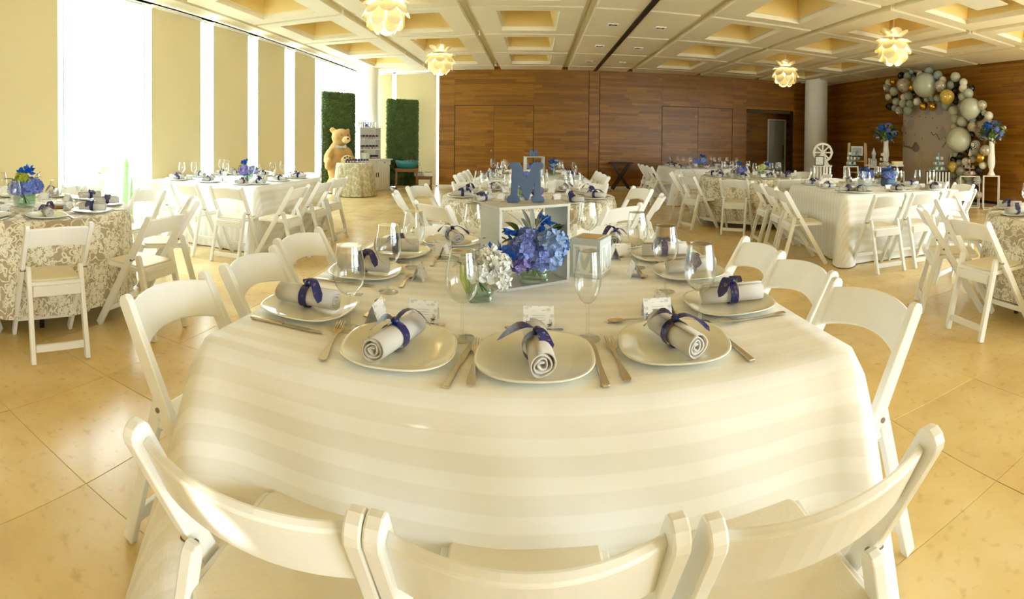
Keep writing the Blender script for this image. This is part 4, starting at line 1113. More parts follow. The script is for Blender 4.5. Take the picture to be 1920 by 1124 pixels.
def round_table(tab, cx, cy, R, drop, seed, cloth_label, frame_label, settings, chairs, lo=True, cut=False, cdist=.16):
    table_frame(cx, cy, .4, R - .012, R - .012, True, frame_label)
    cloth('tablecloth', cx, cy, 0, round_outline(R), drop, M['lace'], 0, 0, seed, cloth_label, flare=.045, wave=.030, nw=13)
    used = set()
    for k, d in enumerate(settings):
        t = math.radians(d); w = rname(d)
        o = {'gl': (rnd.uniform(.11, .15), rnd.uniform(.16, .2)), 'cut': cut}
        seat_set(cx + (R - .19) * math.cos(t), cy + (R - .19) * math.sin(t), zc, t + PI, w, tab, lo, rnd.randrange(3), o)
    for d, dd, a in chairs:
        t = math.radians(d); r = R + cdist + dd
        place_chair(cx + r * math.cos(t), cy + r * math.sin(t), t + PI + a, 'white folding chair at the %s of the %s' % (rname(d), tab), 'chairs around the ' + tab)

T2 = 'lace table behind the crate'
round_table(T2, -.06, 4.80, .84, .66, 2, 'taupe floral cloth on the round table behind the front crate table', 'round table under the floral cloth behind the front table',
            [-90 + 36 * k for k in range(10)], [(-90 + 36 * k, .05, 0) for k in range(10)])
arrangement((-.11, 4.75, zc), 'glass vase of violet and blue hydrangeas behind the big letter', ('g', .11, .09),
            [('violet', .07, -.05, .12, .065), ('peri', -.05, -.03, .15, .06), ('peri', .02, .05, .19, .055), ('violet', .14, -.02, .06, .05)], scatter_leaves(8, .06, .14, ['leaf', 'lime'], 5), [('royal', 0, -.05, .20, 1.3), ('royal', .03, -.04, .16, 1.3), ('royal', -.02, -.06, .13, 1.2)])

T3 = 'distant crate table'
square_table(T3, -.05, 7.55, 0, .81, M['stripe_y'], None, 'white striped cloth on the distant square table with a small crate', 'square table under the distant striped cloth', 3,
             ([(-.5, .2, 0, 0), (.5, .2, 0, 2)], [(-.5, .05, 0, 0), (0, .05, 0, 1), (.5, .05, 0, 2)], [(-.5, .05, 0, 0), (0, .05, 0, 1), (.5, .05, 0, 2)], [(-.55, .1, .1, 0), (0, .1, 0, 1), (.55, .1, -.1, 2)]))
cr2 = dup(cr, (-.02, 7.6, zc), math.radians(14), 'grey open crate on the distant square table')
def small_word(s, size, depth, name):
    cu = bpy.data.curves.new(name, 'FONT'); cu.body = s; cu.size = size; cu.extrude = depth; cu.align_x = 'CENTER'; cu.resolution_u = 2
    o = bpy.data.objects.new(name, cu); COL.objects.link(o); dg = bpy.context.evaluated_depsgraph_get()
    me = bpy.data.meshes.new_from_object(o.evaluated_get(dg)); bpy.data.objects.remove(o); bpy.data.curves.remove(cu); return me
tag(obj('wooden_letter', letter_m(.148, .10, .022), M['slate'], None, (-.03, 7.6, zc + H_ + .001), (0, 0, .2)), 'small dark blue letter M on the distant grey crate', 'letter')
arrangement((.0, 7.56, zc + t_), 'vase of blue and green flowers inside the distant crate', ('g', .11, .085), [('peri', -.06, -.03, .13, .05), ('sky', .04, -.04, .14, .05)], scatter_leaves(8, .05, .14, ['leaf', 'lime'], 7), [('royal', 0, -.05, .2, 1.3)])
arrangement((.27, 7.75, zc), 'vase of royal blue flowers beside the distant crate', ('g', .10, .08), [('sky', .0, 0, .14, .05)], scatter_leaves(8, .05, .13, ['leaf'], 8), [('royal', x, y, z, 1.5) for x, y, z in ((0, -.03, .22), (.05, 0, .2), (-.04, .02, .21), (.02, .03, .25))])

T4 = 'striped window table'
square_table(T4, -3.83, 5.50, 0, .845, M['stripe_x'], None, 'white striped cloth on the square table by the window blinds', 'square table under the striped cloth by the blinds', 4,
             ([(-.42, .26, .02, 0), (.19, .28, 0, 1), (.78, .30, .08, 2)], [(-.45, .12, 0, 0), (.35, .12, 0, 2)], [(-.90, .36, 0, 0), (-.18, .33, 0, 1), (.42, .27, -.08, 2)], [(-.3, .1, 0, 0), (.5, .1, 0, 2)]))
arrangement((-3.62, 5.42, zc), 'glass vase of violet and blue hydrangeas on the striped window table', ('g', .12, .09),
            [('violet', .0, -.06, .13, .075), ('peri', .09, -.01, .14, .06), ('violet', .06, .06, .13, .06), ('peri', -.07, 0, .12, .055), ('lime', -.07, -.04, .16, .045)], scatter_leaves(10, .07, .15, ['leaf', 'dusty', 'lime'], 9), [('royal', -.04, -.03, .23, 1.5), ('royal', -.01, 0, .25, 1.4), ('royal', -.06, 0, .24, 1.4)])
a = empty('wood_slice', (-3.42, 5.36, zc), 0, 'brown cut wood slice under a votive on the striped window table', 'wood slice', 'wood slices')
g = G(); g.lathe([(.001, 0), (.07, 0), (.07, .03), (.001, .03)], 18); obj('slice', g, M['barkdisc'], a)

T5 = 'round window table'
round_table(T5, -3.50, 2.05, .84, .62, 5, 'taupe floral cloth on the round table beside the bright open pane', 'round table under the floral cloth by the bright pane',
            [-18 + 36 * k for k in range(0, 6)] + [-54], [(-22, 0, .05), (16, .10, -.22), (52, .16, -.1), (88, .16, 0), (124, .1, 0), (160, .05, 0), (-58, .0, 0)], lo=False, cut=True)
arrangement((-3.45, 2.0, zc), 'green glass vase of blue flowers on the round window table', ('g', .15, .12),
            [('peri', .03, -.08, .16, .068), ('peri', .10, -.02, .17, .068), ('peri', .07, .06, .17, .065), ('lime', .07, -.06, .23, .055), ('sky', -.08, -.03, .16, .06), ('peri', -.03, .07, .18, .06)], scatter_leaves(12, .08, .2, ['leaf', 'dusty', 'lime'], 10, 1.1), [('royal', .02, -.04, .27, 1.9), ('royal', .06, .0, .28, 1.8), ('royal', .03, .03, .30, 1.8), ('royal', -.06, 0, .27, 1.5)])
for k, (x, y, sx) in enumerate([(-3.22, 2.16, 'far'), (-3.62, 1.82, 'near')]):
    a = empty('wood_slice', (x, y, zc), .3, 'brown cut wood slice on the %s side of the blue flower vase' % sx, 'wood slice', 'wood slices')
    g = G(); g.lathe([(.001, 0), (.075, 0), (.078, .012), (.075, .024), (.001, .024)], 20); obj('slice', g, M['barkdisc'], a)

T6 = 'striped balloon-side table'
square_table(T6, 4.07, 4.95, -.155, .81, M['stripe_y'], None, 'white striped cloth on the square table before the balloons', 'square table under the striped cloth before the balloons', 6,
             ([(-.55, .28, .03, 0), (-.06, .26, 0, 1), (.46, .24, 0, 2)], [(-.52, .40, -.05, 0), (.02, .34, 0, 1), (.52, .36, 0, 2)], [(-.5, .12, 0, 0), (.05, .12, 0, 1)], [(-.5, .12, 0, 0), (0, .12, 0, 1), (.5, .12, 0, 2)]), fold=.13)
for x, y, m_, lab in ((4.10, 5.12, 'pale', 'grey painted box planter of blue flowers on the balloon-side table'), (4.36, 4.95, 'slate', 'navy painted box planter of periwinkle flowers on the balloon-side table')):
    arrangement((x, y, zc), lab, ('b', .155, .11), [('peri', -.05, -.04, .15, .06), ('sky' if m_ == 'slate' else 'peri', .05, -.03, .16, .06), ('peri', .0, .05, .16, .055)] + ([('sky', .03, -.06, .14, .05)] if m_ == 'slate' else []), scatter_leaves(8, .06, .17, ['leaf', 'lime'], 12), [('royal', x_, y_, z_, 1.5) for x_, y_, z_ in ((0, -.02, .23), (.05, .02, .22), (-.05, .03, .21))], stems=0, name='planter_box', vmat=M[m_])

T7 = 'lace table near the column'
round_table(T7, 3.50, 7.40, .84, .66, 7, 'taupe floral cloth on the round table in front of the dark alcove', 'round table under the floral cloth before the alcove',
            [-90 + 36 * k for k in range(10)], [(-126 + 36 * k, .10, 0) for k in range(10)])
arrangement((3.28, 7.35, zc), 'vase of blue and violet flowers on the lace table near the column', ('g', .11, .09), [('violet', -.03, -.04, .11, .06), ('peri', .06, 0, .12, .055)], scatter_leaves(6, .06, .13, ['leaf', 'lime'], 13), [('royal', -.02, 0, .21, 1.5), ('royal', .02, .03, .22, 1.5)])
arrangement((3.62, 7.2, zc), 'vase of yellow and royal blue flowers near the column', ('g', .10, .10), [('yel', -.06, 0, .14, .055), ('yel', -.02, -.04, .17, .05)], scatter_leaves(6, .05, .14, ['lime'], 14), [('royal', .07, 0, .2, 1.7), ('royal', .10, .03, .19, 1.6), ('royal', .05, -.03, .21, 1.5)])
a = G(); a.ball((0, 0, .035), (.05, .04, .035), 12, 8); a.ball((.02, 0, .10), (.04, .035, .075), 12, 8); a.ball((.04, 0, .185), .03, 10, 7); a.prism([(-.02, .13), (-.085, .165), (-.05, .09)], -.006, .006, 'y')
tag(obj('bird_figurine', a, M['white'], None, (3.40, 7.42, zc)), 'small white bird figurine between the two vases near the column', 'figurine')

T8 = 'table by the wood doors'
square_table(T8, 3.70, 10.45, -.03, .82, M['stripe_y'], None, 'pale striped cloth on the distant square table by the wood doors', 'square table under the pale cloth by the wood doors', 8,
             ([(.4, .2, 0, 2)], [(-.55, .28, .1, 0), (-.1, .28, .05, 1), (.35, .3, 0, 2)], [], []))
arrangement((3.62, 10.3, zc), 'vase of blue flowers on the distant table by the wood doors', ('g', .12, .09), [('peri', -.09, 0, .14, .07), ('sky', .04, -.03, .16, .07), ('peri', .10, .02, .13, .06)], scatter_leaves(8, .08, .15, ['leaf', 'dusty'], 15), [('royal', .02, 0, .25, 1.9), ('royal', .09, .02, .24, 1.7)])

T9 = 'lace table at the frame edge'
round_table(T9, 3.86, 1.85, .84, .60, 9, 'taupe floral cloth on the round table cut off by the picture edge', 'round table under the floral cloth at the picture edge',
            [150, 114, 186], [(166, .05, .12), (138, .16, .05), (104, .12, 0)], lo=False, cut=True)

# pendant lamps of round petals
def lamp(x, y, z, label, first=[None]):
    if first[0] is None:
        o = first[0] = empty('pendant_lamp', (x, y, z), 0, label, 'lamp', 'petal pendant lamps')
        a = G(); a.ball((0, 0, 0), .055, 14, 9); obj('bulb', a, M['bulb'], o)
        a = G(); a.tube([(0, 0, .03), (0, 0, .80)], .008, 8); a.lathe([(.03, .03), (.035, .07), (.02, .11), (.008, .12)], 12); obj('rod', a, M['white'], o)
        def petal(ps, R):
            g = G(); n = 16; vs = [(0, 0, R)]; fs = []
            for ring in (.5, 1):
                for k in range(n):
                    t = 2 * PI * k / n; u, v = ps * ring * math.cos(t), ps * 1.05 * ring * math.sin(t); q = (u * u + v * v) / (2 * R); vs.append((u, v, R - q * .9))
            for k in range(n): fs += [(0, 1 + k, 1 + (k + 1) % n), (1 + k, 1 + n + k, 1 + n + (k + 1) % n, 1 + (k + 1) % n)]
            g.add(vs, fs, True); me = g.mesh('petal'); me.materials.append(M['petal']); return me
        pm = petal(.108, .36)
        for el, cnt, off, tilt, R in ((60, 6, .2, 1.1, .03), (36, 7, 0, .62, .0), (8, 8, .4, .52, .0), (-20, 7, .1, .50, -.005), (-46, 5, .5, .45, -.02)):
            for k in range(cnt):
                az = off + 2 * PI * k / cnt; e = math.radians(el)
                d = Vector((math.cos(e) * math.cos(az), math.cos(e) * math.sin(az), math.sin(e)))
                # petals lie on the ball, the top tier splays outward
                nrm = Vector((math.cos(e + tilt) * math.cos(az), math.cos(e + tilt) * math.sin(az), math.sin(e + tilt)))
                q = nrm.to_track_quat('Z', 'Y'); pos = d * (.27 + R) - nrm * .36
                p = obj('petal', pm, None, o, pos); p.rotation_mode = 'QUATERNION'; p.rotation_quaternion = q
        return o
    return dup(first[0], (x, y, z), 1.3 * x, label)
lamp(-1.965, 6.19, 2.98, 'large petal pendant lamp over the hall, nearer window side')
lamp(-1.965, 9.91, 2.93, 'petal pendant lamp before the corner of the wood wall and blinds')
lamp(5.52, 6.19, 2.95, 'petal pendant lamp glowing beside the balloon arch')
lamp(5.52, 9.91, 2.92, 'small petal pendant lamp before the white corner column')
lamp(-1.965, 2.47, 2.95, 'added unseen petal pendant lamp overhead between the window and crate tables')  # lamps from here on are added out of view to brighten the hall
lamp(5.52, 2.47, 2.95, 'added unseen petal pendant lamp overhead on the balloon side')
lamp(-1.965, -1.25, 2.95, 'added unseen petal pendant lamp behind the viewer, window side')
lamp(5.52, -1.25, 2.95, 'added unseen petal pendant lamp behind the viewer, balloon side')
# ------------------------------------------------------------------ plush bear corner
def hedge(p, q, h, label, strut=False):
    p, q = Vector(p), Vector(q); d = q - p; w = d.length; rz = math.atan2(d.y, d.x)
    o = empty('hedge_panel', ((p + q) / 2).to_tuple() + (0,), rz, label, 'hedge panel', 'artificial hedge panels')
    a = G(); a.box((0, 0, h / 2 + .02), (w - .06, .07, h - .06)); obj('backing', a, M['hedgecore'], o)
    g = G(); rr = random.Random(len(label))
    def blade(px, py, pz, nx, ny, nz):
        n = Vector((nx, ny, nz)); t = Vector((rr.uniform(-1, 1), rr.uniform(-1, 1), rr.uniform(-.4, 1))); s = n.cross(t)
        if s.length < .05: return
        s.normalize(); L = rr.uniform(.025, .05); tip = (n * .8 + t * .5).normalized() * L; c = Vector((px, py, pz)); ww = .007
        g.add([c - s * ww, c + s * ww, c + tip * .6 + s * ww * .8, c + tip, c + tip * .6 - s * ww * .8], [(0, 1, 2, 3, 4)])
    for k in range(5200): blade(rr.uniform(-w / 2 + .03, w / 2 - .03), -.035, rr.uniform(.03, h - .02), 0, -1, 0)
    for k in range(1100): z = rr.uniform(.03, h - .02); s = rr.choice((-1, 1)); blade(s * (w / 2 - .03), rr.uniform(-.035, .035), z, s, -.2, 0)
    for k in range(500): blade(rr.uniform(-w / 2 + .03, w / 2 - .03), rr.uniform(-.035, .035), h - .015, 0, 0, 1)
    tag(obj('foliage', g, M['hedge'], o), kind='stuff')
    a = G(); a.box((-w * .3, 0, .012), (.06, .5, .024)); a.box((w * .3, 0, .012), (.06, .5, .024)); obj('foot', a, M['blackleg'], o)
    if strut:
        a = G(); a.tube([(-w / 2 + .02, -.04, 1.55), (-w / 2 - .16, -.30, .02)], .014, 8); obj('strut', a, M['darkwood'], o)
    return o
M['hedge'] = mat('hedge_blades', (0.17, 0.25, 0.045), 0.6, var=0.65, vscale=9)
M['hedgecore'] = mat('hedge_core', (0.06, 0.09, 0.02), 0.8)
hedge((-4.99, 10.64), (-4.44, 11.50), 2.46, 'tall green hedge panel standing behind the plush bear', True)
hedge((-3.98, 12.62), (-3.22, 13.22), 2.40, 'tall green hedge panel behind the bottle cabinet and teal tub')
# bear
def blob(parts, name, m, parent, vox=.022):
    """one continuous plush surface from overlapping soft forms"""
    g = G()
    for c, r, rot in parts: g.ball(c, r, 20, 14, Matrix.Rotation(rot[0], 3, 'X') @ Matrix.Rotation(rot[1], 3, 'Y') if rot else None)
    me = bpy.data.meshes.new(name); me.from_pydata(g.v, [], g.f)
    o = obj(name, me, m, parent)
    md = o.modifiers.new('merge', 'REMESH'); md.mode = 'VOXEL'; md.voxel_size = vox; md.use_smooth_shade = True
    sm = o.modifiers.new('soft', 'SMOOTH'); sm.factor = .6; sm.iterations = 6
    return o
br = empty('teddy_bear', (-4.60, 10.80, 0), math.radians(35), 'giant tan plush teddy bear leaning over the round print-clothed table', 'teddy bear')
blob([((0, 0, .62), (.27, .22, .42), None), ((0, .02, .98), (.25, .21, .30), None), ((-.02, 0, .22), (.27, .24, .24), None),
      ((-.24, -.06, .92), (.11, .12, .22), (.25, .35)), ((-.27, -.14, .72), (.09, .10, .16), (.5, .1)),
      ((.24, -.08, .94), (.10, .11, .22), (.3, -.4)), ((.32, -.15, .78), (.085, .10, .15), (.5, -.2)),
      ((.04, -.10, 1.36), (.23, .215, .205), None), ((-.15, -.02, 1.53), (.075, .045, .075), None), ((.22, -.03, 1.50), (.07, .045, .07), None),
      ((.02, -.04, 1.19), (.15, .14, .12), None), ((.12, -.28, .80), (.12, .14, .11), None)], 'body', M['bearfur'], br)
blob([((.12, -.29, 1.30), (.11, .10, .085), None)], 'muzzle', M['bearlight'], br)
a = G(); a.ball((.145, -.385, 1.325), (.03, .02, .02), 12, 8); obj('nose', a, M['bearblack'], br)
for x, z in ((.01, 1.415), (.17, 1.405)):
    a = G(); a.ball((x, -.295, z), .017, 10, 7); obj('eye', a, M['bearblack'], br)
a = G(); a.ball((.12, -.40, .82), (.135, .035, .125), 18, 12); obj('foot_sole', a, M['bearlight'], br)
for x, z, s in ((.06, .88, .022), (.12, .905, .022), (.18, .88, .022), (.12, .80, .05)):
    a = G(); a.ball((x, -.43, z), (s, .012, s), 10, 7); obj('paw_pad', a, M['bearblack'], br)
a = G()
for s in (-1, 1): a.prism([(0.02, 1.13), (.02 + s * .11, 1.18), (.02 + s * .12, 1.10), (.02, 1.11)], -.235, -.215, 'y')
a.ball((.02, -.225, 1.12), .025, 8, 6); obj('bow_tie', a, M['pale'], br)
# round table with leaf print cloth
def round_small(cx, cy, R, h, label):
    global TOP
    old = TOP; TOP = h
    t = empty('side_table', (cx, cy, 0), 0, 'small round table under the leaf print cloth', 'table')
    a = G(); a.lathe([(.001, h - .03), (R - .012, h - .03), (R - .012, h), (.001, h)], 32); obj('table_top', a, M['ivory'], t)
    a = G(); a.tube([(0, 0, 0.02), (0, 0, h - .03)], .03, 10); a.lathe([(.001, 0), (.24, 0), (.24, .02), (.001, .02)], 20); obj('leg', a, M['ivory'], t)
    cloth('tablecloth', cx, cy, 0, round_outline(R, 110), h - .01, M['toile'], 0, 0, 31, label, flare=.07, wave=.035, nw=11)
    TOP = old
round_small(-4.13, 10.66, .42, .755, 'cream cloth with green leaf print on the bear\'s round table')
# bottle favours
def jar_mesh():
    g = G(); g.lathe([(.001, 0), (.021, 0), (.021, .05), (.012, .062), (.012, .07)], 10); b = g.mesh('bottle'); b.materials.append(M['jar'])
    g = G(); g.lathe([(.001, .052), (.023, .054), (.027, .07), (.022, .092), (.001, .10)], 10); c = g.mesh('cap'); c.materials.append(M['navyband']); return b, c
M['jar'] = mat('pinkish_favour_jar', (0.62, 0.50, 0.50), 0.3)
JB, JC = jar_mesh()
def jar(p, label, group):
    o = tag(obj('favour_jar', JB, None, None, p), label, 'jar', group); obj('cap', JC, None, o)
for k in range(15):
    u = (k % 8) / 7; r_ = k // 8
    jar((-4.24 + .42 * u + .03 * r_, 10.50 + .20 * u + .08 * r_, .7595), 'little navy-capped favour jar by the bear, %s row on the printed cloth' % ('back' if r_ else 'front'), 'favour jars on the bear table')
# hutch cabinet
hd = Vector((-3.755, 12.34)) - Vector((-4.22, 11.45)); hz = math.atan2(hd.y, hd.x)
hc = Vector((-3.985, 11.90))
nin = Vector((-math.sin(hz), math.cos(hz)))   # into the cabinet
hw = hd.length
cb = empty('cabinet', (hc.x + nin.x * .2, hc.y + nin.y * .2, 0), hz, 'cream cabinet with drawers and open bottle shelves', 'cabinet')
a = G(); a.box((0, 0, .335), (hw - .06, .36, .63)); a.box((0, 0, .01), (hw - .03, .38, .02)); a.bev = .004; obj('body', a, M['ivory'], cb)
a = G(); a.box((0, 0, .79), (hw + .10, .44, .028)); a.bev = .005; obj('counter_top', a, M['ivory'], cb)
a = G(); a.box((0, .01, .71), (hw + .04, .36, .13)); a.bev = .003; obj('drawer_case', a, M['ivory'], cb)
for s in (-1, 1):
    a = G(); a.box((s * hw * .255, -.185, .712), (hw * .47, .03, .105)); a.bev = .006; d = obj('drawer', a, M['ivory'], cb)
    a = G(); a.ball((s * hw * .255, -.21, .712), .015, 10, 6); obj('knob', a, M['darkwood'], d)
    a = G(); a.box((s * hw * .235, -.19, .33), (hw * .44, .02, .56)); a.bev = .004; d = obj('door', a, M['ivory'], cb)
    for z in (.5, .2):
        a = G()
        for q in range(5): a.box((s * hw * .235 + (q - 2) * .075, -.203, .33), (.004, .006, .5))
    obj('groove', a, M['tan'], d)
    a = G(); a.box((s * .035, -.206, .40), (.02, .012, .12)); obj('handle', a, M['darkwood'], d)
sw_, sd_ = .74, .20
for s in (-1, 1):
    a = G(); a.box((s * (sw_ / 2 - .01) - .05, .10, 1.21), (.02, sd_, .81)); obj('shelf_side', a, M['ivory'], cb)
a = G(); a.box((-.05, .195, 1.21), (sw_, .012, .81)); obj('shelf_back', a, M['ivory'], cb)
SZ = (1.055, 1.315, 1.615)
for z in SZ: a = G(); a.box((-.05, .09, z), (sw_ + (.06 if z > 1.6 else -.02), sd_ + .01, .022)); obj('shelf', a, M['ivory'], cb)
def HW(x, y, z):
    c, s = math.cos(hz), math.sin(hz); return (cb.location.x + x * c - y * s, cb.location.y + x * s + y * c, z)
for z, nm in ((1.067, 'middle'), (1.327, 'upper')):
    for k in range(12): jar(HW(-.37 + .64 * k / 11, .06 + .03 * (k % 2), z), 'little navy-capped favour jar in the row on the %s cabinet shelf' % nm, 'favour jars on the %s shelf' % nm)
for k in range(8): jar(HW(.05 + .055 * (k % 4), .03 + .06 * (k // 4), .8045), 'little navy-capped favour jar on the cabinet counter by the popcorn box', 'favour jars on the counter')
a = empty('gift_box', HW(-.22, .02, .8045), hz + .3, 'cream gift box with yellow bow on the cabinet counter', 'box')
g = G(); g.box((0, 0, .07), (.20, .14, .14)); g.bev = .004; obj('box', g, M['ivory'], a)
g = G(); g.box((0, 0, .152), (.21, .15, .022)); g.bev = .003; obj('lid', g, M['ivory'], a)
g = G(); g.ball((-.025, 0, .195), (.035, .03, .03), 10, 6); g.ball((.035, 0, .195), (.035, .03, .03), 10, 6); obj('bow', g, M['yellow' if 'yellow' in M else 'yel'], a)
for k, (ch, m_, dx) in enumerate([('M', 'tan', -.34), ('I', 'slate', -.23), ('G', 'ivory', -.14), ('U', 'slate', -.01), ('E', 'tan', .13), ('L', 'ivory', .24)]):
    me = small_word(ch, .20, .012, 'wooden_letter'); o = obj('wooden_letter', me, M[m_], None, HW(dx - .03, .06, 1.6265), (PI / 2, 0, hz))
    tag(o, '%s wooden letter %s standing on top of the cabinet shelves' % ({'tan': 'tan', 'slate': 'dark blue', 'ivory': 'cream'}[m_], ch), 'letter')
g = G(); g.ball((0, 0, .05), (.045, .025, .04), 12, 8); g.ball((-.045, 0, .10), (.022, .018, .022), 10, 7); g.tube([(-.04, 0, .12), (-.03, 0, .18), (-.06, 0, .22)], [.008, .01, .004], 6); g.tube([(.03, 0, .05), (.05, 0, 0)], .008, 6); g.tube([(-.03, 0, .05), (-.04, 0, 0)], .008, 6)
tag(obj('animal_figurine', g, M['slate'], None, HW(-.205, .0, 1.6265), (0, 0, hz)), 'small dark animal figurine among the cabinet letters', 'figurine')
# stools, tub, crates of bottles
def stool(x, y, w, h, rz, label):
    o = empty('stool', (x, y, 0), rz, label, 'stool', 'orange wooden stools')
    a = G(); a.box((0, 0, h - .014), (w, w * .72, .028)); a.bev = .004; obj('seat', a, M['stoolwood'], o)
    for sx in (-1, 1):
        for sy in (-1, 1):
            a = G(); a.box((sx * (w / 2 - .035), sy * (w * .36 - .035), (h - .028) / 2), (.045, .045, h - .028)); a.bev = .003; obj('leg', a, M['stoolwood'], o)
    for sy in (-1, 1):
        for z_, t_ in ((h - .06, .05), (.08, .03)):
            a = G(); a.box((0, sy * (w * .36 - .035), z_), (w - .11, .02, t_)); obj('rail', a, M['stoolwood'], o)
    return o
stool(-3.33, 12.36, .60, .56, .26, 'taller orange wooden stool carrying the teal tub')
stool(-2.93, 12.62, .46, .35, .26, 'low orange wooden stool carrying two little crates')
o = empty('tub', (-3.33, 12.36, .561), .26, 'teal enamel tub of bottles on the taller stool', 'tub')
g = G(); vs = []; n = 28
for r_, (a_, b_, z) in enumerate([(.20, .11, 0), (.235, .13, .01), (.275, .155, .11), (.30, .17, .19), (.285, .158, .19), (.26, .145, .11), (.21, .12, .03)]):
    for k in range(n):
        t = 2 * PI * k / n; dip = .035 * (abs(math.cos(t)) ** 2) if z > .15 else 0; vs.append((a_ * math.cos(t), b_ * math.sin(t), z + dip))
fs = [tuple(reversed(range(n))), tuple(range(6 * n, 7 * n))]
for i in range(6):
    for k in range(n): fs.append((i * n + k, i * n + (k + 1) % n, (i + 1) * n + (k + 1) % n, (i + 1) * n + k))
g.add(vs, fs, True); obj('basin', g, M['teal'], o)
g = G(); g.tube([(.30, 0, .14), (.345, 0, .13), (.35, 0, .08), (.30, 0, .06)], .008, 6); obj('handle', g, M['teal'], o)
for k in range(6):
    b = empty('bottle', (-3.33 + (-.05 + .045 * k) * .97, 12.36 + (-.05 + .045 * k) * .26 + .02 * (k % 2), .595), 0, 'slim red-capped bottle standing in the teal tub', 'bottle', 'bottles in the teal tub')
    g = G(); g.lathe([(.001, 0), (.018, 0), (.018, .13), (.008, .165), (.008, .19)], 10); obj('glass', g, M['jar'], b)
    g = G(); g.lathe([(.001, .188), (.011, .188), (.011, .215), (.001, .217)], 8); obj('cap', g, M['redcap'] if 'redcap' in M else M.setdefault('redcap', mat('red_cap', (.28, .03, .02), .4)), b)
for k, (dx, lab) in enumerate([(-.13, 'pale blue-grey'), (.13, 'cream')]):
    o = empty('small_crate', (-2.93 + dx * .97, 12.60 + dx * .26, .3505), .26, 'little %s crate of dark-capped jars on the low stool' % lab, 'crate')
    g = G(); m_ = M['pale'] if k == 0 else M['ivory']
    g.box((0, 0, .006), (.23, .16, .012)); g.box((0, -.075, .055), (.23, .01, .09)); g.box((0, .075, .055), (.23, .01, .09)); g.box((-.11, 0, .055), (.01, .14, .09)); g.box((.11, 0, .055), (.01, .14, .09)); obj('box', g, m_, o)
    for q in range(4): jar((-2.93 + dx * .97 + (-.075 + .05 * q) * .97, 12.60 + dx * .26 + (-.075 + .05 * q) * .26, .3635), 'dark-capped jar standing in the %s crate on the low stool' % lab, 'jars in the %s crate' % lab)
# folding dark tray table against the wood wall
o = empty('tray_table', (2.32, 13.12, 0), 0, 'dark wooden folding tray stand against the wood wall', 'table')
g = G(); g.box((0, 0, .735), (.62, .40, .03)); g.bev = .004; obj('table_top', g, M['darkwood'], o)
for s in (-1, 1):
    for y in (-.15, .15):
        g = G(); g.bar((s * .24, y + s * .012, .02), (-s * .24, y + s * .012, .72), .05, .022, up=(0, 1, 0)); obj('leg', g, M['darkwood'], o)

# ------------------------------------------------------------------ dessert corner
bd = empty('backdrop_panel', (8.62, 8.22, 0), PI / 2, 'grey printed backdrop panel with gold lettering under the balloon arch', 'backdrop')
# local x runs along the wall (world +y), local y points to the wall side (-x)... panel faces the room
a = G(); a.box((0, 0, 1.19), (2.0, .04, 2.38)); a.bev = .004; obj('panel', a, M['backdrop'] if 'backdrop' in M else M.setdefault('backdrop', mat('backdrop_print', (.46, .37, .29), .7)), bd)
M['printgrey'] = mat('grey_print', (.36, .32, .28), .7); M['printbrown'] = mat('brown_print', (.20, .13, .10), .7)
def disc(x, z, r, m_, name):
    g = G(); g.prism([(x + r * math.cos(2 * PI * k / 24), z + r * math.sin(2 * PI * k / 24)) for k in range(24)], .020, .0225, 'y'); return obj(name, g, m_, bd)
for x, z, r in ((.85, 2.2, .14), (.45, 2.28, .12), (.15, 2.2, .12), (-.25, 2.22, .16), (.72, 1.85, .13), (.98, 1.75, .08), (-.75, 2.25, .12), (.9, 1.4, .07)): disc(x, z, r, M['printgrey'], 'printed_circle')
for x, z in ((.4, 2.05), (.2, 2.02), (-.05, 2.0), (.9, 1.65), (.55, 1.6), (.3, 1.5), (.93, 1.95), (.68, 2.05), (-.2, 1.75)): disc(x, z, .018, M['printbrown'], 'printed_dot')
def prt(poly, m_, name): g = G(); g.prism(poly, .020, .023, 'y'); return obj(name, g, m_, bd)
prt([(-.38, 1.80), (-.22, 1.62), (-.36, 1.42), (-.50, 1.64)], M['printgrey'], 'printed_kite')
g = G(); g.tube([(-.30, .022, 1.46), (-.18, .022, 1.62), (-.08, .022, 1.58), (.0, .022, 1.66)], .012, 6); g.tube([(-.45, .022, 1.55), (-.52, .022, 1.44), (-.42, .022, 1.32), (-.38, .022, 1.28)], .012, 6); obj('printed_ribbon', g, M['printbrown'], bd)
g = G(); g.ball((.52, .02, 1.26), (.14, .006, .10), 18, 10); g.ball((.53, .02, 1.36), (.07, .006, .05), 14, 8); g.prism([(.62, 1.28), (.93, 1.33), (.95, 1.42), (.98, 1.42), (.98, 1.26), (.94, 1.29), (.62, 1.22)], .018, .023, 'y'); obj('printed_plane', g, M['printbrown'], bd)
prt([(-.14, 1.12), (-.09, 1.13), (-.07, 1.03), (-.10, 1.0), (-.14, 1.03)], M['goldprint'], 'printed_balloon')
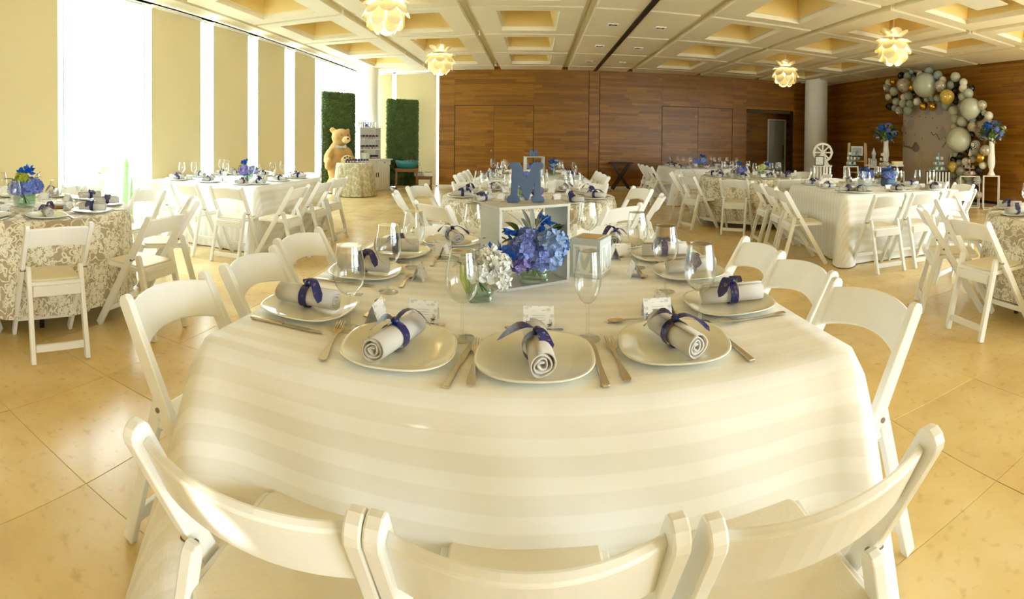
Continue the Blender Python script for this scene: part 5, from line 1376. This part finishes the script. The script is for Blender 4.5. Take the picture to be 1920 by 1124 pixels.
# gold script lettering, strokes mirrored because local x runs away from the window side
def stroke(pts, r=.011):
    out = []
    for i in range(len(pts) - 1):
        p0, p1, p2, p3 = pts[max(i - 1, 0)], pts[i], pts[i + 1], pts[min(i + 2, len(pts) - 1)]
        for k in range(6):
            t = k / 6; out.append(tuple(.5 * (2 * p1[j] + (p2[j] - p0[j]) * t + (2 * p0[j] - 5 * p1[j] + 4 * p2[j] - p3[j]) * t * t + (3 * p1[j] - p0[j] - 3 * p2[j] + p3[j]) * t ** 3) for j in (0, 1)))
    out.append(pts[-1]); return out
SC = {'M': [[(0, .02), (.05, .0), (.10, .10), (.16, .36), (.17, .30), (.14, .0), (.20, .20), (.30, .38), (.30, .25), (.27, .0), (.35, .06)]],
      'i': [[(.35, .06), (.40, .17), (.39, .03), (.42, .0), (.48, .06)], [(.42, .235), (.425, .24)]],
      'g': [[(.60, .15), (.54, .17), (.49, .07), (.54, .0), (.60, .10), (.61, .17), (.60, -.05), (.55, -.16), (.50, -.12), (.58, -.02), (.68, .08)]],
      'u': [[(.68, .08), (.71, .17), (.70, .04), (.75, .0), (.81, .08), (.83, .17), (.82, .03), (.86, .0), (.91, .06)]],
      'e': [[(.91, .06), (.99, .12), (.97, .18), (.92, .12), (.93, .02), (.99, .0), (1.07, .07)]],
      'l': [[(1.07, .07), (1.16, .30), (1.14, .38), (1.09, .28), (1.09, .05), (1.13, .0), (1.19, .05)]]}
lt = None
for ch, strokes in SC.items():
    g = G()
    for st_ in strokes:
        p = stroke(st_)
        g.tube([(.60 - x * 1.08, .026, .78 + y) for x, y in p], .0095, 6)
    obj('gold_letter', g, M['goldprint'], bd)
# wire pedestals
def pedestal(x, y, w, d, h, rz, label):
    o = empty('wire_pedestal', (x, y, 0), rz, label, 'pedestal', 'white wire pedestals')
    a = G(); a.box((0, 0, h - .008), (w, d, .016)); a.bev = .002; obj('top', a, M['wire'], o)
    for sx in (-1, 1):
        for sy in (-1, 1):
            a = G(); a.box((sx * (w / 2 - .008), sy * (d / 2 - .008), (h - .016) / 2), (.016, .016, h - .016)); obj('leg', a, M['wire'], o)
    a = G()
    for sy in (-1, 1): a.box((0, sy * (d / 2 - .008), .008), (w - .03, .012, .012))
    for sx in (-1, 1): a.box((sx * (w / 2 - .008), 0, .008), (.012, d - .03, .012))
    obj('base_rail', a, M['wire'], o); return o
def tiers(x, y, z, R, n, m_, label, sweets=None, gap=.115, top=None):
    o = empty('tiered_stand', (x, y, z), 0, label, 'stand', 'tiered sweet stands')
    a = G(); a.lathe([(.001, 0), (.06, 0), (.055, .012), (.012, .02), (.012, gap * n + .03), (.02, gap * n + .05), (.001, gap * n + .075)], 14); obj('stem', a, m_, o)
    for k in range(n):
        r = R * (1 - .16 * k); zz = .03 + gap * k
        a = G(); a.lathe([(.013, zz), (r * .9, zz), (r, zz + .012), (r * .95, zz + .014), (.013, zz + .008)], 22); t = obj('tier', a, m_, o)
        if sweets:
            cnt = max(4, int(r * 45))
            for q in range(cnt):
                a = G(); tt = 2 * PI * q / cnt + k; a.box((0, 0, .028), (.045, .045, .056), rz=tt); a.bev = .006
                s = obj('wrapped_sweet', a, M[sweets[q % len(sweets)]], None, (x + r * .72 * math.cos(tt), y + r * .72 * math.sin(tt), z + zz + .013)); tag(s, 'small wrapped sweet on the %s tier of the ' % (('bottom', 'middle', 'top')[k] if n == 3 else ('lower', 'upper')[k]) + label, 'sweet', 'sweets on the ' + label)
    return o
pedestal(6.98, 9.26, .34, .34, .81, -.7, 'white wire pedestal under the turquoise tiered stand by the ladder')
tiers(6.98, 9.26, .8105, .13, 3, M['turq'] if 'turq' in M else M.setdefault('turq', mat('turquoise_card', (.22, .42, .46), .5)), 'turquoise stand by the ladder', ('pale', 'ivory'))
# ferris wheel display on a slatted plinth before the column
o = empty('slatted_plinth', (6.43, 9.66, 0), -.6, 'cream slatted plinth in front of the corner column', 'plinth')
a = G(); a.box((0, 0, .805), (.46, .34, .03)); obj('top', a, M['ivory'], o)
for k in range(6):
    for s in (-1, 1): a = G(); a.box((-.19 + .076 * k, s * .155, .395), (.045, .018, .79)); obj('slat', a, M['ivory'], o)
o = empty('ferris_wheel', (6.45, 9.68, .8205), -.62, 'cream wooden ferris wheel display on the slatted plinth', 'wheel')
for s in (-1, 1):
    g = G(); R0, R1 = .235, .185; n = 28; vs = []; 
    for k in range(n):
        t = 2 * PI * k / n
        for r in (R1, R0):
            for y in (s * .07 - .008, s * .07 + .008): vs.append((r * math.cos(t), y, .30 + r * math.sin(t)))
    fs = []
    for k in range(n):
        b0, b1 = 4 * k, 4 * ((k + 1) % n)
        for p, q in ((0, 1), (1, 3), (3, 2), (2, 0)): fs.append((b0 + p, b0 + q, b1 + q, b1 + p))
    g.add(vs, fs); obj('rim', g, M['ivory'], o)
    g = G()
    for k in range(4):
        t = PI * k / 4; g.bar((-.19 * math.cos(t), s * .07, .30 - .19 * math.sin(t)), (.19 * math.cos(t), s * .07, .30 + .19 * math.sin(t)), .03, .012, up=(0, 1, 0))
    obj('spokes', g, M['ivory'], o)
for k in range(8):
    t = 2 * PI * k / 8; g = G(); g.box((.205 * math.cos(t), 0, .30 + .205 * math.sin(t)), (.075, .12, .05)); g.bev = .004; obj('gondola', g, M['tan' if k % 2 else 'ivory'], o)
g = G(); g.prism([(-.15, 0), (.15, 0), (.03, .30), (-.03, .30)], -.105, -.09, 'y'); g.prism([(-.15, 0), (.15, 0), (.03, .30), (-.03, .30)], .09, .105, 'y'); g.box((0, 0, .008), (.34, .22, .016)); obj('stand', g, M['ivory'], o)
o = empty('framed_sign', (6.22, 9.47, .8205), -.55, 'square dark-framed cream card leaning before the ferris wheel', 'sign')
g = G()
for x, z, w, h in ((-.10, .11, .018, .22), (.10, .11, .018, .22), (0, .009, .182, .018), (0, .211, .182, .018)): g.box((x, 0, z), (w, .02, h))
obj('frame', g, M['darkwood'], o); g = G(); g.box((0, .004, .11), (.19, .006, .19)); obj('card', g, M['ivory'], o)
# ladder display
o = empty('ladder_display', (7.66, 9.92, 0), -.72, 'cream wooden ladder display holding a small framed picture', 'ladder')
for s in (-1, 1):
    g = G(); g.bar((s * .24, -.16, 0), (s * .20, 0, 1.37), .05, .022, up=(0, 1, 0)); obj('rail', g, M['tan'], o)
    g = G(); g.bar((s * .24 + .03 * s, .26, 0), (s * .20 + .025 * s, .05, 1.35), .045, .022, up=(0, 1, 0)); obj('rail', g, M['tan'], o)
for z in (.30, .62, .90): g = G(); g.box((0, -.11 + z * .11, z), (.42, .16, .02)); obj('step', g, M['tan'], o)
g = G(); g.box((0, -.03, 1.16), (.30, .02, .24)); f_ = obj('picture', g, M['ivory'], o)
g = G(); g.box((0, -.042, 1.16), (.24, .006, .18)); obj('print', g, M['greycard'], f_)
tiers(7.50, 9.72, .0, .12, 2, M['tan'], 'low tan stand at the foot of the ladder display')
tiers(7.62, 9.86, .9105, .09, 2, M['turq'], 'small turquoise stand atop the ladder', ('pale',), gap=.10)
# cream tiered stands, castle and cake
pedestal(7.20, 8.86, .26, .26, .68, -.7, 'low white wire pedestal under the gold cream stand')
tiers(7.20, 8.86, .6805, .13, 2, M['cake'], 'gold cream two-tier stand below the castle figure', None, gap=.13)
pedestal(7.62, 8.98, .52, .34, .80, -.75, 'wide white wire pedestal under the grey castle and cream tiers')
o = empty('castle_figure', (7.52, 9.08, .8005), -.7, 'grey card castle with a pointed white tower', 'castle')
g = G(); g.box((0, 0, .07), (.16, .10, .14)); g.box((-.06, -.03, .16), (.03, .03, .05)); g.box((.06, -.03, .16), (.03, .03, .05)); obj('walls', g, M['greycard'], o)
g = G(); g.lathe([(.045, .10), (.045, .27), (.055, .28), (.055, .30)], 14); obj('tower', g, M['greycard'], o)
g = G(); g.lathe([(.06, .30), (.001, .46)], 14); obj('roof', g, M['pale'], o)
tiers(7.70, 8.90, .8005, .13, 3, M['ivory'], 'cream stand beside the grey castle', ('cake', 'ivory'))
pedestal(7.55, 8.27, .34, .34, .72, -.75, 'white wire pedestal under the round cake')
o = empty('cake_stand', (7.55, 8.27, .7205), 0, 'white footed cake stand on the wire pedestal', 'cake stand')
g = G(); g.lathe([(.001, 0), (.075, 0), (.07, .012), (.018, .03), (.016, .10), (.04, .118), (.001, .12)], 18); obj('foot', g, M['white'], o)
g = G(); g.lathe([(.001, .118), (.15, .12), (.158, .132), (.15, .137), (.001, .135)], 28); obj('dish', g, M['white'], o)
o = empty('cake', (7.55, 8.27, .857), 0, 'round cream cake with piped rim on the white stand', 'cake')
g = G(); g.lathe([(.001, 0), (.132, 0), (.134, .085), (.125, .096), (.001, .097)], 30); obj('cake_body', g, M['cake'], o)
g = G()
for k in range(20): t = 2 * PI * k / 20; g.ball((.134 * math.cos(t), .134 * math.sin(t), .008), .014, 7, 5)
obj('piping', g, M['ivory'], o)
# tall vases with big flower balls
def tall_vase(x, y, z, h, label):
    o = empty('tall_vase', (x, y, z), 0, label, 'flowers', 'tall white vases of blue flowers')
    g = G(); k = h / .73
    g.lathe([(.001, 0), (.085, 0), (.085, .02), (.06, .06 * k), (.045, .10 * k), (.045, .13 * k), (.062, .17 * k), (.082, .26 * k), (.078, .36 * k), (.058, .58 * k), (.060, .71 * k), (.066, h), (.05, h), (.045, .6 * k), (.001, .55 * k)], 28); obj('vase', g, M['white'], o)
    rr = random.Random(int(x * 100)); R = .255; zc_ = h + .19
    cols = ['peri', 'royal', 'leaf', 'sky', 'royal', 'leaf', 'peri']
    for q in range(17):
        zz = 1 - 1.75 * (q + .5) / 17; a_ = q * 2.4; s_ = math.sqrt(1 - zz * zz); rad = rr.uniform(.05, .072) if q % 4 else .088
        obj('bloom', head(cols[q % 7], big=True), None, o, (R * .82 * s_ * math.cos(a_), R * .82 * s_ * math.sin(a_), zc_ + R * .7 * zz), (rr.uniform(-1, 1), rr.uniform(-1, 1), 0), (rad / .05,) * 3)
    for q in range(120):
        zz = rr.uniform(-.9, .95); a_ = rr.uniform(0, 6.28); s_ = math.sqrt(1 - zz * zz)
        obj('leaf', rr.choice((LEAF, LEAFL, LEAFW)), None, o, (R * .85 * s_ * math.cos(a_), R * .85 * s_ * math.sin(a_), zc_ + R * .8 * zz), (rr.uniform(-1.5, .1), rr.uniform(-.5, .5), a_ - PI / 2), (rr.uniform(1.1, 1.8),) * 3)
    for q in range(14):
        zz = rr.uniform(-.8, .8); a_ = rr.uniform(0, 6.28); s_ = math.sqrt(1 - zz * zz)
        obj('bloom', star('wht' if q % 2 else 'royal'), None, o, (R * 1.1 * s_ * math.cos(a_), R * 1.1 * s_ * math.sin(a_), zc_ + R * zz), (rr.uniform(-1, 1), rr.uniform(-1, 1), 0), (1.6,) * 3)
pedestal(7.96, 9.14, .26, .26, .86, -.7, 'white wire pedestal behind the castle carrying a tall vase')
tall_vase(7.96, 9.14, .8605, .58, 'tall white vase of blue flowers on the column side of the backdrop')
pedestal(8.36, 6.20, .34, .30, .71, -.85, 'white wire pedestal under the tall vase at the arch end')
tall_vase(8.36, 6.20, .7105, .73, 'tall white vase of blue flowers beside the arch foot')
pedestal(8.30, 6.74, .42, .30, .68, -.8, 'white wire pedestal under the pastel sweet stand')
tiers(8.30, 6.74, .6805, .15, 3, M['pink'], 'pastel stand before the low balloons', ('ivory', 'pink', 'turq', 'goldprint'), gap=.13)
g = G(); g.lathe([(.05, 0), (.001, .17)], 12); tag(obj('party_cone', g, M['ivory'], None, (8.30, 6.74, 1.118)), 'cream paper cone on the pastel sweet stand', 'cone')
# black and white striped plinth
o = empty('striped_plinth', (8.02, 7.42, 0), -.82, 'black and white striped plinth before the printed backdrop', 'plinth')
g = G(); g.box((0, 0, .375), (.56, .34, .75)); obj('box', g, M['black'], o)
for k in range(8):
    for s in (-1, 1): g = G(); g.box((-.24 + .0686 * k, s * .1715, .375), (.032, .004, .74)); obj('stripe', g, M['ivory'], o)
for k in range(5):
    for s in (-1, 1): g = G(); g.box((s * .2815, -.136 + .068 * k, .375), (.004, .032, .74)); obj('stripe', g, M['ivory'], o)
tiers(8.02, 7.42, .7505, .16, 3, M['turq'], 'turquoise stand on the striped plinth', ('turq', 'ivory', 'pink'), gap=.115)
# balloons
BM = {'sage': balloon_mat('sage_balloon', (.44, .455, .35)), 'grey': balloon_mat('grey_balloon', (.31, .325, .27)), 'black': balloon_mat('black_balloon', (.018, .014, .016), .22), 'cream': balloon_mat('cream_balloon', (.66, .63, .50)), 'blue': balloon_mat('blue_grey_balloon', (.29, .35, .34)), 'gold': balloon_mat('gold_balloon', (.60, .36, .06), .2, 1.0), 'tan': balloon_mat('clear_tan_balloon', (.50, .40, .27), .15, 0), 'confetti': balloon_mat('confetti_balloon', (.60, .55, .45), .15, 0, .55, (.85, .72, .50)), 'goldconf': balloon_mat('gold_confetti_balloon', (.60, .42, .08), .15, .2, .8, (.95, .70, .2)), 'marble': balloon_mat('marbled_balloon', (.66, .64, .58), .25, swirl=(.09, .08, .08))}
CW = {'sage': 'sage green', 'grey': 'grey', 'black': 'black', 'cream': 'cream', 'blue': 'blue grey', 'gold': 'chrome gold', 'tan': 'sheer tan', 'confetti': 'clear confetti-filled', 'goldconf': 'gold confetti-filled', 'marble': 'black and white marbled'}
BAL = [(8.21, 8.06, 2.74, 0.283, 'sage'), (8.22, 6.69, 2.14, 0.227, 'sage'), (8.45, 9.12, 3.09, 0.094, 'black'), (8.33, 8.78, 3.03, 0.107, 'grey'), (8.45, 8.66, 3.05, 0.076, 'black'), (8.33, 8.35, 3.02, 0.089, 'cream'), (8.33, 8.06, 3.07, 0.11, 'blue'), (8.33, 7.76, 2.96, 0.108, 'blue'), (8.33, 7.61, 2.84, 0.085, 'cream'), (8.33, 8.67, 3.13, 0.068, 'blue'), (8.33, 9.5, 2.94, 0.088, 'cream'), (8.27, 9.27, 2.93, 0.086, 'gold'), (8.33, 9.55, 2.81, 0.112, 'marble'), (8.33, 9.29, 2.7, 0.11, 'sage'), (8.15, 8.74, 2.79, 0.166, 'confetti'), (8.27, 8.57, 2.74, 0.09, 'gold'), (8.33, 8.56, 2.94, 0.075, 'grey'), (8.27, 9.44, 2.56, 0.087, 'confetti'), (8.45, 9.38, 2.6, 0.096, 'black'), (8.33, 9.2, 2.43, 0.094, 'sage'), (8.46, 9.55, 2.33, 0.097, 'black'), (8.34, 9.27, 2.27, 0.079, 'grey'), (8.34, 9.08, 2.2, 0.101, 'marble'), (8.33, 8.75, 2.55, 0.114, 'grey'), (8.33, 8.95, 2.37, 0.1, 'sage'), (8.34, 8.7, 2.34, 0.099, 'grey'), (8.34, 8.77, 2.19, 0.114, 'grey'), (8.33, 8.93, 2.53, 0.077, 'cream'), (8.34, 8.45, 2.39, 0.097, 'cream'), (8.28, 8.17, 2.26, 0.103, 'gold'), (8.28, 7.87, 2.24, 0.101, 'gold'), (8.45, 8.66, 2.59, 0.076, 'black'), (8.45, 8.42, 2.43, 0.075, 'black'), (8.34, 8.13, 2.42, 0.066, 'grey'), (8.33, 7.95, 2.45, 0.08, 'grey'), (8.34, 7.79, 2.43, 0.086, 'grey'), (8.27, 7.62, 2.7, 0.142, 'confetti'), (8.16, 7.32, 2.42, 0.166, 'goldconf'), (8.34, 7.5, 2.27, 0.127, 'grey'), (8.33, 7.23, 2.88, 0.111, 'sage'), (8.33, 6.99, 2.74, 0.089, 'cream'), (8.45, 7.29, 2.73, 0.099, 'black'), (8.33, 6.99, 2.61, 0.096, 'cream'), (8.34, 6.85, 2.49, 0.109, 'sage'), (8.33, 7.36, 2.71, 0.091, 'grey'), (8.45, 6.84, 2.61, 0.082, 'black'), (8.45, 7.31, 2.58, 0.085, 'black'), (8.46, 7.29, 2.41, 0.084, 'black'), (8.34, 7.02, 2.42, 0.096, 'sage'), (8.46, 7.29, 2.33, 0.07, 'black'), (8.34, 7.27, 2.12, 0.112, 'sage'), (8.34, 7.23, 1.94, 0.104, 'sage'), (8.34, 7.01, 1.87, 0.124, 'sage'), (8.28, 6.42, 2.21, 0.106, 'confetti'), (8.34, 6.28, 1.98, 0.092, 'cream'), (8.46, 6.59, 1.98, 0.095, 'black'), (8.34, 6.41, 2.05, 0.06, 'grey'), (8.34, 6.73, 1.91, 0.081, 'blue'), (8.28, 6.68, 1.75, 0.107, 'confetti'), (8.34, 7.25, 1.73, 0.098, 'tan'), (8.34, 7.07, 2.23, 0.062, 'grey'), (8.23, 7.01, 1.46, 0.273, 'sage'), (8.22, 6.27, 1.68, 0.248, 'tan'), (8.35, 6.63, 1.35, 0.108, 'marble'), (8.35, 6.63, 1.21, 0.094, 'grey'), (8.29, 6.31, 1.24, 0.118, 'confetti'), (8.29, 6.44, 1.08, 0.113, 'gold'), (8.47, 7.13, 1.09, 0.091, 'black'), (8.47, 7.32, 1.01, 0.078, 'black'), (8.35, 7.09, 0.95, 0.069, 'grey'), (8.29, 7.24, 0.85, 0.125, 'goldconf'), (8.35, 6.9, 0.98, 0.089, 'cream'), (8.35, 6.42, 0.92, 0.086, 'cream'), (8.47, 6.58, 0.8, 0.101, 'black'), (8.35, 7.04, 0.76, 0.11, 'grey'), (8.36, 7.26, 0.66, 0.077, 'blue'), (8.36, 6.83, 0.66, 0.102, 'sage'), (8.35, 7.21, 1.14, 0.07, 'grey'), (8.36, 7.04, 0.52, 0.124, 'sage'), (8.36, 6.79, 0.51, 0.082, 'blue'), (8.36, 6.57, 0.58, 0.094, 'marble'), (8.47, 6.82, 1.57, 0.082, 'black'), (8.47, 6.88, 1.24, 0.083, 'black'), (8.35, 6.69, 1.04, 0.081, 'grey'), (8.48, 6.7, 0.39, 0.095, 'black'), (8.36, 6.72, 0.37, 0.081, 'grey'), (8.3, 6.48, 0.28, 0.08, 'confetti')]
BAL = [(8.62, 6.58, 1.70, .255, c) if c == 'tan' and r > .2 else (min(x, 8.42), y, z, r * 1.04, c) for x, y, z, r, c in BAL]
BMESH = {}
for x, y, z, r, c in BAL:
    if c not in BMESH:
        g = G(); g.lathe([(.001, -1.16), (.07, -1.15), (.035, -1.09), (.10, -1.04), (.34, -.95), (.62, -.78), (.84, -.52), (.97, -.2), (1.0, .1), (.95, .38), (.82, .63), (.60, .84), (.32, .97), (.001, 1.02)], 22)
        BMESH[c] = g.mesh('balloon'); BMESH[c].materials.append(BM[c])
    big = 'giant' if r > .2 else ('large' if r > .115 else ('small' if r < .085 else 'mid-size'))
    reg = ('at the arch tip by the column' if y > 8.9 else 'on the crown of the arch' if z > 2.5 else 'along the panel top edge') if y > 7.7 else ('on the arch shoulder' if z > 2.3 else 'halfway down the arch' if z > 1.5 else 'low in the garland by the tall vase' if z > .75 else 'at the garland foot behind the pedestals')
    o = obj('balloon', BMESH[c], None, None, (x, y, z), (rnd.uniform(-.6, .6), rnd.uniform(-.9, .3), 0), (r, r, r))
    lab = '%s %s balloon %s' % (big, CW[c], reg); tag(o, lab, 'balloon', lab.replace('balloon', 'balloons'))
